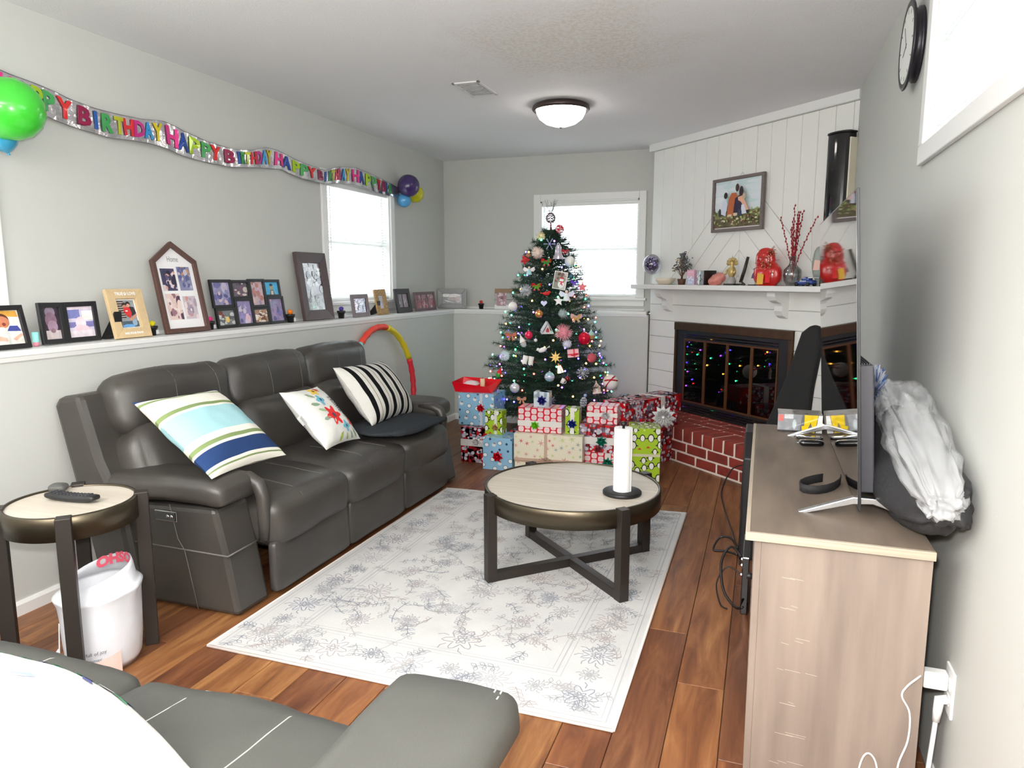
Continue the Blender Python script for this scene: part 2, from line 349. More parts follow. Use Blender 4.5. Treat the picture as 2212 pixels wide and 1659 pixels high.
# hearth: mortar core and bricks
HM = bpy.data.objects.new('hearth', None); col.objects.link(HM); HM.matrix_world = FM; HM['kind'] = 'structure'
MORT = M('mortar', (238, 228, 218), .9, bump=.3, bs=90, var=.05, vs=30)
BRK = M('red_brick', (150, 54, 40), .82, c2=(108, 36, 30), vs=9, bump=.35, bs=110, rand=True)
HD, HZ = .47, .258
b = B(); b.box((-2.05, -HD+.005, 0), (.02, .01, HZ-.006)); S('hearth_core', b, MORT, HM)
def brick(x0, y0, z0, x1, y1, z1, me=[None]):
    b = B(); j = lambda: RN.uniform(-.003, .003); sx, sy, sz = (x1-x0)/2, (y1-y0)/2, (z1-z0)/2
    pts = [(x+j(), y+j()*.5, z+j()*.6) for z in (-sz, sz) for y in (-sy, sy) for x in (-sx, sx)]
    b.add(pts, [(0, 2, 3, 1), (4, 5, 7, 6), (0, 1, 5, 4), (1, 3, 7, 5), (3, 2, 6, 7), (2, 0, 4, 6)])
    o = S('brick', b, BRK, HM, bev=.006, seg=2); o.location = ((x0+x1)/2, (y0+y1)/2, (z0+z1)/2); return o
mj = .015
for row, (z0, z1) in enumerate(((.012, .078), (.089, .155))):
    x = -2.04-(.1 if row else 0)
    while x < .0:
        brick(max(x, -2.05), -HD+.001, z0, min(x+.196, .015), -HD+.09, z1); x += .196+mj
x = -2.05
while x < 0:
    brick(x, -HD-.001, .166, x+.088, -HD+.205, HZ); x += .088+mj
for k_, y0 in enumerate((-HD+.205+mj, -HD+.205+mj*2+.092, -HD+.205+mj*3+.184)):
    x = -2.05-(k_ % 2)*.1
    while x < 0:
        brick(max(x, -2.05), y0, HZ-.06, min(x+.196, .015), min(y0+.092, -.004), HZ); x += .196+mj
# ------------------------------------------------------------------ fireplace insert
def fw(u, off, z): return tuple(FM @ Vector((u, -off, z)))
def fthing(name, label, cat, u, off, z, rz=0, group=None): return thing(name, label, cat, fw(u, off, z), (0, 0, -ANG+rz), group)
BRONZE = M('dark_bronze', (84, 62, 46), .42, .75, var=.15, vs=20)
fi = fthing('fireplace_insert', 'black fireplace insert with bronze surround and four glass door panels', 'fireplace', UC-.055, 0, IB)
W2, HH = .6, IT-IB
b = B(); e = .022
b.box((-W2, -.035, HH-.062), (W2, .02, HH)); b.box((-W2, -.03, 0), (-W2+e, .02, HH-.06)); b.box((W2-e, -.03, 0), (W2, .02, HH-.06)); O('surround_trim', b, BRONZE, fi, bev=.003)
b = B(); b.box((-W2+e, -.018, .0), (-W2+.11, .012, HH-.062)); b.box((W2-.11, -.018, 0), (W2-e, .012, HH-.062)); b.box((-W2+.11, -.018, HH-.13), (W2-.11, .012, HH-.062)); b.box((-W2+.11, -.018, 0), (W2-.11, .012, .085)); O('face_panel', b, BLACK, fi, bev=.002)
for z0, n in ((.018, 3), (HH-.118, 2)):
    for k in range(n):
        b = B(); b.box((-W2+.12, -.026, z0+k*.02), (W2-.12, -.016, z0+k*.02+.009)); O('louver', b, BLACKG, fi, bev=.002)
b = B(); x0, x1, z0, z1 = -W2+.11, W2-.11, .085, HH-.13
b.box((x0, .19, z0), (x1, .2, z1)); b.box((x0-.01, .0, z0), (x0, .2, z1)); b.box((x1, .0, z0), (x1+.01, .2, z1)); b.box((x0, .0, z0-.01), (x1, .2, z0)); b.box((x0, 0, z1), (x1, .2, z1+.01)); O('firebox', b, M('soot_black', (30, 28, 27), .95, var=.4, vs=8), fi)
LOG = M('ash_log', (170, 162, 154), .95, var=.35, vs=12, bump=.5, bs=30)
for p0, p1, r in (((-.28, .09, .15), (.3, .1, .13), .055), ((-.2, .15, .22), (.34, .13, .2), .05), ((-.05, .06, .1), (.1, .17, .28), .04)):
    b = B(); b.tube([p0, tuple((Vector(p0)+Vector(p1))/2+Vector((0, 0, .012))), p1], [r, r*1.1, r*.9], 9); O('log', b, LOG, fi)
DG = glass_thin('smoked_glass', (150, 148, 146), .07, .01); DF = M('door_frame_bronze', (104, 66, 40), .4, .6)
dw = (x1-x0)/4
for k in range(4):
    a = x0+k*dw; b = B(); f = .013
    b.box((a+.001, -.022, z0), (a+f, -.006, z1)); b.box((a+dw-f, -.022, z0), (a+dw-.001, -.006, z1)); b.box((a+f, -.022, z0), (a+dw-f, -.006, z0+f)); b.box((a+f, -.022, z1-f), (a+dw-f, -.006, z1))
    dr = O('door', b, DF, fi, bev=.002); b = B(); b.box((a+f-.002, -.016, z0+f-.002), (a+dw-f+.002, -.012, z1-f+.002)); O('glass_pane', b, DG, dr)
# mantel shelf with its corbels
mt = fthing('mantel_shelf', 'white mantel shelf on two scrolled corbels above the fireplace', 'shelf', -.95, 0, 1.25)
b = B(); b.box((-1.0, -.215, 0), (.95, .0, .036)); O('shelf_board', b, WHITE, mt, bev=.004)
prof = [(0, 0), (-.14, 0), (-.14, -.035), (-.125, -.062), (-.1, -.075), (-.075, -.082), (-.062, -.1), (-.066, -.135), (-.05, -.165), (-.02, -.182), (0, -.185)]
for u in (-.735, .47):
    b = B(); b.prism(prof, u-.035, u+.035, 'x'); O('corbel', b, WHITE, mt, bev=.004, recalc=True)
# ------------------------------------------------------------------ print helper for pictures
def pic(b, x0, z0, x1, z1, y, shapes, bg):
    """flat print in the xz plane facing -y; shapes in 0..1 coordinates"""
    b.poly([(x0, y, z0), (x1, y, z0), (x1, y, z1), (x0, y, z1)], bg); k = 0
    for sh in shapes:
        k += 1; yy = y-.00015*k
        f = lambda u, v, yy=yy: (x0+(x1-x0)*min(1, max(0, u)), yy, z0+(z1-z0)*min(1, max(0, v)))
        t = sh[0]
        if t == 'r': fanpoly(b, [(sh[1], sh[2]), (sh[3], sh[2]), (sh[3], sh[4]), (sh[1], sh[4])], f, sh[5])
        elif t == 'e': fanpoly(b, ell(sh[1], sh[2], sh[3], sh[4], 16), f, sh[5])
        elif t == 'p': b.poly([f(*q) for q in sh[1]], sh[2])
def blur_pic(seed, pal, n=26):
    r = random.Random(seed); out = []
    for i in range(n):
        s = r.uniform(.06, .2)*(1.2-i/n*.7); out.append(('e', r.uniform(.05, .95), r.uniform(.05, .95), s, s*r.uniform(.5, 1.4), r.choice(pal)))
    return out
def frame_bars(b, w, h, bw, d, c=None, y0=0, outline=None, slope=0):
    o = [(-w/2, 0), (w/2, 0), (w/2, h), (-w/2, h)] if outline is None else outline
    n = len(o); inn = []
    for i in range(n):
        a, q, e_ = Vector(o[i-1]), Vector(o[i]), Vector(o[(i+1) % n]); d1 = (q-a).normalized(); d2 = (e_-q).normalized()
        n1 = Vector((-d1.y, d1.x)); n2 = Vector((-d2.y, d2.x)); m_ = n1+n2; m_ = m_/m_.dot(n1); inn.append(q+m_*bw)
    for i in range(n):
        j = (i+1) % n; p = [o[i], o[j], inn[j], inn[i]]
        vs = [(q[0], y0, q[1]) for q in p]+[(p[0][0], y0-d, p[0][1]), (p[1][0], y0-d, p[1][1]), (p[2][0], y0-d+slope, p[2][1]), (p[3][0], y0-d+slope, p[3][1])]
        b.add(vs, [(0, 3, 2, 1), (4, 5, 6, 7), (0, 1, 5, 4), (1, 2, 6, 5), (2, 3, 7, 6), (3, 0, 4, 7)], c)
    return inn
# family picture on the fireplace wall
GW = M('grey_brown_wood', (112, 100, 98), .6, var=.15, vs=8, stretch=(1, 8, 8))
pt = fthing('framed_picture', 'grey framed picture of a family of four sitting in a meadow, on white planks', 'picture', -.94, .016, 1.675)
b = B(); frame_bars(b, .505, .385, .022, .024); O('frame', b, GW, pt, bev=.002)
b = B(); b.box((-.24, -.008, .012), (.24, -.001, .373), (244, 238, 238)); r = random.Random(4)
sh = [('e', r.uniform(0, 1), r.uniform(.45, 1), r.uniform(.08, .25), r.uniform(.03, .09), r.choice([(214, 232, 236), (226, 234, 240), (204, 226, 228), (232, 240, 244)])) for _ in range(26)]
sh += [('r', 0, 0, 1, .34, (138, 140, 96)), ('r', 0, 0, 1, .2, (112, 100, 74))]
sh += [('e', r.uniform(0, 1), r.uniform(.02, .36), r.uniform(.01, .035), r.uniform(.01, .035), r.choice([(176, 188, 120), (96, 92, 64), (226, 220, 186), (120, 84, 56), (150, 158, 96), (84, 86, 60)])) for _ in range(150)]
sh += [('p', [(.18, .3), (.3, .24), (.34, .5), (.3, .6), (.22, .58)], (214, 220, 236)), ('e', .29, .68, .04, .07, (40, 26, 28)), ('e', .17, .33, .03, .08, (44, 48, 54)),
       ('p', [(.33, .25), (.48, .24), (.56, .6), (.52, .72), (.42, .72), (.36, .6)], (182, 98, 54)), ('e', .54, .82, .04, .085, (66, 44, 40)), ('p', [(.47, .3), (.62, .28), (.66, .52), (.6, .66), (.5, .6)], (46, 34, 62)),
       ('e', .63, .72, .045, .12, (52, 28, 30)), ('p', [(.56, .62), (.66, .64), (.8, .34), (.76, .32), (.62, .52), (.57, .55)], (232, 176, 148)), ('p', [(.66, .25), (.76, .26), (.7, .46), (.64, .44)], (222, 226, 238)), ('e', .69, .62, .035, .07, (196, 176, 150)),
       ('r', .36, .22, .44, .27, (226, 198, 178)), ('r', .48, .23, .56, .29, (220, 208, 180)), ('p', [(.57, .22), (.66, .22), (.64, .36), (.58, .36)], (52, 60, 86)), ('e', .78, .29, .025, .04, (40, 40, 44))]
pic(b, -.228, .03, .228, .362, -.009, sh, (222, 234, 238)); O('print', b, PRINT, pt)
# ------------------------------------------------------------------ things on the mantel
MZ = 1.286
t = fthing('foil_balloon', 'clear balloon with purple foil filling on a stick at the mantel end', 'balloon', -1.815, .1, MZ)
b = B(); b.cyl((0, 0, 0), (0, 0, .1), .0025, n=6); b.cyl((0, 0, 0), (0, 0, .006), .018, n=10); O('stick', b, M('white_stick', (190, 190, 195), .4), t)
b = B(); b.ball((0, 0, .165), .082, 18, 12, sc_=(.92, .92, 1.02)); O('clear_skin', b, glass_thin('clear_plastic', (235, 232, 240), .1, .05), t)
b = B(); r = random.Random(2)
for _ in range(240):
    p = Vector((r.gauss(0, 1), r.gauss(0, 1), r.gauss(0, 1))).normalized()*.055*r.random()**.4+Vector((0, 0, .17)); d1 = Vector((r.gauss(0, 1), r.gauss(0, 1), r.gauss(0, 1))).normalized()*.012; d2 = d1.orthogonal().normalized()*.008
    b.add([p-d1, p+d2, p+d1, p-d2], [(0, 1, 2, 3)], r.choice([(110, 96, 150), (90, 80, 130), (170, 160, 200), (70, 60, 100)]))
O('foil_shreds', b, FOIL, t, kind='stuff')
b = B(); b.lathe([(.001, .004), (.035, .0), (.05, .004), (.075, .03), (.088, .052), (.084, .053), (.07, .03), (.045, .01), (.001, .008)], 26)
o = O('shallow_bowl', b, M('cream_ceramic', (232, 220, 200), .4), None); o.location = fw(-1.64, .1, MZ); tag(o, 'shallow cream bowl with a flared rim beside the clear balloon', 'bowl')
t = fthing('wire_bonsai', 'small gem bonsai tree with dark leaves in a brown pot', 'ornament', -1.435, .1, MZ)
b = B(); b.lathe([(.001, 0), (.026, 0), (.033, .045), (.03, .047), (.026, .04), (.001, .04)], 14); O('pot', b, M('brown_clay', (92, 62, 44), .6), t)
b = B(); r = random.Random(8); tips = []
b.tube([(0, 0, .04), (.006, 0, .08), (-.004, 0, .12)], [.008, .007, .005], 6)
for i in range(26):
    a = r.uniform(0, 6.3); h = r.uniform(.1, .22); rr = (.25-h)*.55*r.uniform(.5, 1); tip = (rr*math.cos(a), rr*math.sin(a)*.8, h+.02); b.tube([(0, 0, h*.55), (tip[0]*.5, tip[1]*.5, h*.85), tip], .0016, 4); tips.append(tip)
O('wire_trunk', b, M('copper_wire', (110, 70, 50), .4, .6), t)
b = B()
for tp in tips:
    for _ in range(11):
        p = Vector(tp)+Vector((r.gauss(0, .014), r.gauss(0, .014), r.gauss(0, .012))); c = r.choice([(74, 78, 82), (96, 100, 104), (58, 60, 64), (120, 122, 124)]) if tp[0] > -.035 else r.choice([(186, 166, 96), (150, 130, 80)])
        b.ball(p, r.uniform(.004, .0065), 5, 3, c)
O('gem_leaves', b, M('gem_print', vcol=True, rough=.2), t, kind='stuff')
t = fthing('small_tin', 'pastel pink and blue tin with white flowers beside the bonsai', 'tin', -1.33, .085, MZ, .15)
b = B(); r = random.Random(3); b.box((-.036, -.018, 0), (.036, .018, .115), (226, 178, 200))
pic(b, -.036, .002, .036, .113, -.0182, [('r', 0, 0, 1, .45, (190, 200, 226)), ('r', 0, .45, 1, .6, (212, 190, 214))]+[('e', r.uniform(.1, .9), r.uniform(.1, .6), .07, .05, (245, 240, 250)) for _ in range(14)]+[('r', .1, .84, .9, .9, (240, 214, 226))], (232, 180, 200)); O('tin_body', b, PRINT, t)
t = fthing('photo_cube', 'black photo cube with a white blossom print on the mantel', 'photo cube', -1.17, .085, MZ, -.25)
b = B(); b.box((-.058, -.05, 0), (.058, .05, .108), (24, 22, 24)); pic(b, -.055, .003, .055, .105, -.0503, [('p', [(.3, 0), (.42, 0), (.5, 1), (.38, 1)], (240, 240, 240))]+[('e', .32+r.gauss(0, .14), .5+r.gauss(0, .2), .09, .07, r.choice([(226, 226, 226), (170, 168, 170), (110, 108, 112)])) for _ in range(16)]+[('p', [(.3, 0), (.4, 0), (.47, .5), (.38, .5)], (244, 244, 244))], (28, 26, 28)); O('cube_body', b, PGLOSS, t)
b = B(); b.soft((.12, .075, .07), .035, .01, 7, fn=lambda p, u, v, w_: (p.x, p.y, p.z+.028+.018*u+.006*math.sin(9*u+4*v))); o = O('salt_rock', b, M('pink_salt', (236, 158, 146), .55, transl=.25, var=.15, vs=30, bump=.3, bs=40)); o.location = fw(-1.04, .1, MZ+.012); o.rotation_euler = (0, 0, -.5); tag(o, 'lump of pink salt rock between photo cube and golden figurine', 'rock')
GOLD = M('antique_gold', (188, 164, 106), .4, .45, var=.15, vs=25)
t = fthing('golden_figurine', 'golden flower-headed figurine on a dark base on the mantel', 'figurine', -.89, .1, MZ)
b = B(); b.box((-.05, -.03, 0), (.05, .03, .012)); O('base', b, M('dark_wood', (44, 36, 32), .5), t, bev=.003)
b = B(); b.lathe([(.03, .012), (.034, .03), (.024, .05), (.018, .06)], 14); O('skirt', b, M('grey_stone', (168, 164, 162), .6), t)
b = B(); b.lathe([(.018, .06), (.03, .085), (.026, .12), (.012, .135), (.02, .15), (.018, .17), (.001, .178)], 14)
for s_ in (-1, 1): b.tube([(s_*.026, 0, .12), (s_*.045, -.01, .1), (s_*.035, -.025, .08)], .008, 7)
for k in range(7): a = -.2+k*3.5/6; b.ball((.04*math.cos(a), 0, .16+.025*math.sin(a)), .015, 8, 6, sc_=(1.3, .5, .9))
b.cyl((0, 0, .175), (0, 0, .21), .0025, n=5); O('body', b, GOLD, t)
t = fthing('dark_easel', 'dark leaning plate easel beside the golden figurine', 'easel', -.80, .08, MZ)
b = B(); b.tube([(-.02, .0, .02), (.0, .01, .1), (.022, .02, .2)], [.012, .012, .01], 6); b.tube([(-.02, 0, .03), (.05, -.03, .006)], .007, 6); b.tube([(-.03, 0, .008), (.052, -.03, .006)], .006, 6); O('easel_frame', b, M('dark_wood', (44, 36, 32), .5), t)
def doll(t, dress, hair):
    b = B(); b.box((-.05, -.025, 0), (.05, .025, .008)); O('base', b, BLACK, t)
    b = B(); b.ball((0, 0, .142), .013, 10, 8); b.cyl((0, 0, .118), (0, 0, .135), .006, n=8)
    for s_ in (-1, 1): b.tube([(s_*.008, 0, .008), (s_*.009, 0, .055)], .006, 7); b.tube([(s_*.016, 0, .112), (s_*.032, 0, .085), (s_*.028, -.012, .066)], .0048, 6)
    O('figure', b, M('porcelain', (236, 222, 216), .3), t)
    b = B(); b.lathe([(.032, .05), (.026, .078), (.014, .098), (.02, .115), (.008, .122)], 14); O('dress', b, M('blue_print_'+str(dress), dress, .6), t)
    b = B(); b.ball((0, .004, .148), .0145, 10, 8); b.ball((.003, .005, .164), .009, 8, 6); O('hair', b, M('hair_'+str(hair), hair, .5), t)
doll(fthing('porcelain_doll', 'small porcelain doll in a blue dress with black hair on the mantel', 'figurine', -.655, .1, MZ), (62, 58, 108), (22, 18, 20))
# red ornament with gold filigree
t = fthing('red_gourd', 'red lacquer gourd with gold filigree and curly tassels on the mantel', 'ornament', -.545, .11, MZ)
b = B(); b.soft((.19, .1, .15), .05, .02, 9, T=TR(0, 0, .075)); b.soft((.13, .075, .13), .037, .015, 8, T=TR(-.028, .005, .175)); O('body', b, M('red_lacquer', (196, 26, 24), .28, coat=.4, var=.12, vs=20), t)
b = B(); r = random.Random(6)
for _ in range(60):
    p = Vector((r.uniform(-.03, .09), -.05+r.uniform(-.01, .005), r.uniform(.04, .2))); pa = [p]
    for k in range(4): pa.append(pa[-1]+Vector((r.uniform(-.014, .014), r.uniform(-.008, .006), r.uniform(-.012, .014))))
    b.tube(pa, .0018, 4, c=r.choice([(206, 120, 90), (178, 60, 44), (226, 160, 130)]))
for _ in range(26):
    p = Vector((.02+r.uniform(-.02, .03), -.02, .215)); pa = [p]
    for k in range(4): pa.append(pa[-1]+Vector((r.uniform(-.006, .026), r.uniform(-.01, .01), r.uniform(-.02, .018))))
    b.tube(pa, .0018, 4, c=r.choice([(206, 130, 100), (190, 70, 54)]))
O('filigree', b, FOIL, t, kind='stuff')
b = B(); b.poly([(-.02, -.0755, .01), (.035, -.0755, .01), (.04, -.0755, .075), (-.015, -.0755, .085)], (226, 176, 60)); b.poly([(.05, -.0735, .02), (.085, -.068, .02), (.09, -.068, .09), (.055, -.0735, .1)], (216, 20, 34)); O('gold_label', b, PRINT, t)
# vase with pussy willow
t = fthing('glass_vase', 'clear bulbous glass vase holding red stems on the mantel', 'vase', -.343, .1, MZ)
b = B(); b.lathe([(.001, .002), (.034, .002), (.05, .03), (.058, .07), (.054, .105), (.03, .13), (.019, .15), (.021, .19), (.019, .19), (.017, .15), (.027, .13), (.05, .103), (.054, .07), (.046, .034), (.03, .012), (.001, .012)], 28); O('vase_glass', b, glass_thin('clear_glass', (240, 243, 243), .08, .03), t)
t = fthing('pussy_willow_stems', 'bunch of red pussy willow stems fanning out of the glass vase', 'branches', -.343, .1, MZ+.015)
RED = M('deep_red_bud', (150, 16, 30), .55); r = random.Random(12)
for tx, tz in ((-.125, .43), (-.02, .50), (.012, .455), (.055, .45), (.2, .41), (.035, .43), (-.005, .41), (.045, .46), (.02, .38), (-.035, .36)):
    ty = r.uniform(-.03, .03); path = []
    for k in range(8): q = k/7; path.append(Vector((tx*q**1.35*.98, ty*q, .02+(tz-.02)*q)))
    b = B(); b.tube(path, [.0028-.0014*k/7 for k in range(8)], 5)
    for k in range(17):
        q = .32+.68*k/16; i = min(int(q*7), 6); p = path[i].lerp(path[i+1], q*7-i); a = k*2.4
        b.ball(p+Vector((math.cos(a)*.004, math.sin(a)*.004, 0)), .006, 6, 4, sc_=(.8, .8, 1.35))
    O('stem', b, RED, t)
# grey cup-shaped ornament and toy car
t = fthing('oval_ornament', 'grey green oval standing ornament half hidden by the television', 'ornament', -.165, .06, MZ)
b = B(); b.soft((.1, .03, .2), .015, .01, 8, T=TR(0, 0, .14), fn=lambda p, u, v, w_: (p.x*(1-.35*w_*w_), p.y, p.z)); O('plaque', b, M('sage_glaze', (150, 158, 150), .3, var=.1, vs=12), t)
b = B(); b.lathe([(.035, 0), (.03, .012), (.014, .03), (.014, .05)], 14); O('foot', b, M('sage_glaze', (150, 158, 150), .3), t)
b = B(); b.poly([(-.03, -.0255, .1), (.02, -.0255, .1), (.025, -.0255, .16), (-.02, -.0255, .165)], (232, 190, 176)); O('picture_inlay', b, PRINT, t)
t = fthing('toy_car', 'blue and white toy racing car on the mantel next to the television', 'toy car', -.2, .14, MZ)
b = B(); b.soft((.14, .055, .026), .012, .004, 7, T=TR(0, 0, .022), fn=lambda p, u, v, w_: (p.x, p.y, p.z+(-.006 if u < -.3 else .004)*abs(u))); b.soft((.06, .045, .024), .01, .004, 6, T=TR(.012, 0, .043)); O('car_body', b, M('toy_blue', (40, 66, 140), .25, coat=.5), t)
b = B(); b.box((-.02, -.0285, .02), (.03, -.0275, .034)); b.box((.045, -.03, .05), (.075, .03, .055)); b.box((-.005, -.0235, .04), (.02, -.0225, .052)); O('white_trim', b, WHITE, t)
for x in (-.042, .045):
    for y in (-.03, .03): b = B(); b.cyl((x, y-.006, .012), (x, y+.006, .012), .012, n=12); O('wheel', b, BLACK, t)
# tall black glossy panel
t = fthing('tower_speaker', 'tall curved black glossy speaker at the right end of the mantel', 'speaker', -.072, .045, MZ)
b = B(); n = 12; pr = [(-.078+.156*i/n, -.028-.03*math.sin(PI*i/n)**.6) for i in range(n+1)]+[(.078, .03), (-.078, .03)]
b.prism(pr, .0, .91, 'z'); O('cabinet', b, BLACKG, t, bev=.004, recalc=True)
b = B(); b.box((.0785, -.028, .42), (.088, .03, .88)); O('side_strip', b, M('cream_strip', (226, 220, 200), .5), t)
b = B(); b.prism([(x*1.06, y*1.08) for x, y in pr], .91, .922, 'z'); O('top_cap', b, BLACK, t, bev=.004, recalc=True)
# ------------------------------------------------------------------ rug
RUG = M('rug_pile', (226, 225, 222), .95, c2=(205, 205, 205), vs=5, contrast=.3, bump=.35, bs=420, spec=.1)
rug = thing('area_rug', 'pale grey oriental rug with faded floral pattern under the coffee table', 'rug', (-1.107, 2.975, 0))
RX, RY = .748, 1.05
b = B(); nx, ny = 24, 34
vs_ = []; 
for k, z in enumerate((.001, .009)):
    for j in range(ny+1):
        for i in range(nx+1):
            x = -RX+2*RX*i/nx; y = -RY+2*RY*j/ny+(.012*math.sin(i*.55)*(1 if j == ny else 0))
            vs_.append((x, y, z))
n1 = (nx+1)*(ny+1); fs_ = []
for j in range(ny):
    for i in range(nx): a = n1+j*(nx+1)+i; fs_.append((a, a+1, a+nx+2, a+nx+1))
for i in range(nx): fs_ += [(i, i+1, n1+i+1, n1+i), (ny*(nx+1)+i+1, ny*(nx+1)+i, n1+ny*(nx+1)+i, n1+ny*(nx+1)+i+1)]
for j in range(ny): a = j*(nx+1); c = a+nx+1; fs_ += [(c, a, n1+a, n1+c), (a+nx, c+nx, n1+c+nx, n1+a+nx)]
b.add(vs_, fs_); O('pile', b, RUG, rug)
b = B()
for a, c in (((-RX, -RY), (RX, -RY)), ((RX, -RY), (RX, RY)), ((-RX, -RY), (-RX, RY))): b.tube([(*a, .006), (*c, .006)], .0055, 6)
O('bound_edge', b, M('rug_edge', (226, 214, 208), .9), rug)
b = B(); r = random.Random(21); ZR = [.0094]
def ribbon(pts, wd, c, closed=False):
    n = len(pts); z = ZR[0]; ZR[0] = .0094+(ZR[0]-.0094+.000002) % .0008; L_, R_ = [], []
    for i in range(n):
        a = Vector(pts[i-1] if (i or closed) else pts[i]); q = Vector(pts[(i+1) % n] if (i < n-1 or closed) else pts[i]); d = q-a
        if d.length < 1e-7: d = Vector((1, 0))
        d.normalize(); nn = Vector((-d.y, d.x))*wd/2; L_.append((pts[i][0]+nn.x, pts[i][1]+nn.y, z)); R_.append((pts[i][0]-nn.x, pts[i][1]-nn.y, z))
    m = n if closed else n-1
    b.add(L_+R_, [(i, n+i, n+(i+1) % n, (i+1) % n) for i in range(m)], c)
def ok(p): return abs(p[0]) < RX-.012 and abs(p[1]) < RY-.012
def flower(x, y, s, c, n=None, fill=True):
    n = n or r.choice([6, 8, 8]); a0 = r.uniform(0, 6)
    if fill:
        z = ZR[0]; fanpoly(b, ell(x, y, s*.95, s*.95, 14), lambda u, v: (u, v, .0091), r.choice([(214, 214, 215), (208, 210, 213), (216, 212, 210)]))
    pts = [(x+(s*(.72+.28*math.cos(n*t)))*math.cos(t+a0), y+(s*(.72+.28*math.cos(n*t)))*math.sin(t+a0)) for t in [2*PI*i/(n*6) for i in range(n*6)]]
    ribbon(pts, .0045, c, True); pts = [(x+(s*.42*(.75+.25*math.cos(n*t)))*math.cos(t+a0), y+(s*.42*(.75+.25*math.cos(n*t)))*math.sin(t+a0)) for t in [2*PI*i/(n*4) for i in range(n*4)]]
    ribbon(pts, .005, c, True); ribbon(ell(x, y, s*.16, s*.16, 8), .006, c, True)
    for k in range(n):
        t = a0+2*PI*(k+.5)/n; q = (x+s*1.12*math.cos(t), y+s*1.12*math.sin(t)); q2 = (x+s*1.35*math.cos(t+.16), y+s*1.35*math.sin(t+.16))
        if ok(q2): ribbon([(x+s*.8*math.cos(t), y+s*.8*math.sin(t)), q, q2], .004, c)
GC = [(158, 160, 166), (172, 173, 176), (148, 151, 160), (184, 182, 182), (176, 168, 166)]
def leafy(x, y, a, L_):
    c = r.choice(GC); pts = []; ang = a
    for k in range(7): pts.append((x, y)); x += L_/6*math.cos(ang); y += L_/6*math.sin(ang); ang += r.uniform(-.5, .5)
    pts = [p for p in pts if ok(p)]
    if len(pts) > 2: ribbon(pts, .0035, c)
    for p in pts[1::2]:
        for s_ in (-1, 1):
            t = ang+s_*1.1; q = (p[0]+.03*math.cos(t), p[1]+.03*math.sin(t))
            if ok(q): ribbon([p, ((p[0]+q[0])/2+.008*math.cos(t+1.5), (p[1]+q[1])/2+.008*math.sin(t+1.5)), q, ((p[0]+q[0])/2-.008*math.cos(t+1.5), (p[1]+q[1])/2-.008*math.sin(t+1.5)), p], .0032, c)
for inset, wd in ((.028, .006), (.045, .003), (.225, .003), (.245, .006), (.262, .003)):
    x, y = RX-inset, RY-inset; ribbon([(-x, -y), (x, -y), (x, y), (-x, y)], wd, (186, 186, 188), True)
m = .135
for i in range(5): x = -RX+m+i*(2*RX-2*m)/4; [flower(x, s_*(RY-m), .062, r.choice(GC)) for s_ in (-1, 1)]
for j in range(1, 7): y = -RY+m+j*(2*RY-2*m)/7; [flower(s_*(RX-m), y, .062, r.choice(GC)) for s_ in (-1, 1)]
for i in range(4): x = -RX+m+(i+.5)*(2*RX-2*m)/4; [flower(x, s_*(RY-m)+.01, .034, r.choice(GC), 6, False) for s_ in (-1, 1)]
for j in range(7): y = -RY+m+(j+.5)*(2*RY-2*m)/7; [flower(s_*(RX-m), y, .034, r.choice(GC), 6, False) for s_ in (-1, 1)]
for k in range(150):
    s_ = r.choice([0, 1]); x = r.choice([-1, 1])*(RX-r.uniform(.06, .21)) if s_ else r.uniform(-RX+.06, RX-.06); y = r.uniform(-RY+.06, RY-.06) if s_ else r.choice([-1, 1])*(RY-r.uniform(.06, .21))
    leafy(x, y, r.uniform(0, 6.3), r.uniform(.05, .11))
fl = []
for k in range(400):
    x, y = r.uniform(-RX+.33, RX-.33), r.uniform(-RY+.33, RY-.33); s = r.choice([.075, .06, .045, .04])
    if all(math.hypot(x-a, y-c) > (s+d)*1.55 for a, c, d in fl): fl.append((x, y, s)); flower(x, y, s, r.choice(GC))
for k in range(150): leafy(r.uniform(-RX+.29, RX-.29), r.uniform(-RY+.29, RY-.29), r.uniform(0, 6.3), r.uniform(.08, .2))
O('woven_pattern', b, M('rug_yarn', vcol=True, rough=.95, spec=.1), rug, kind='stuff')
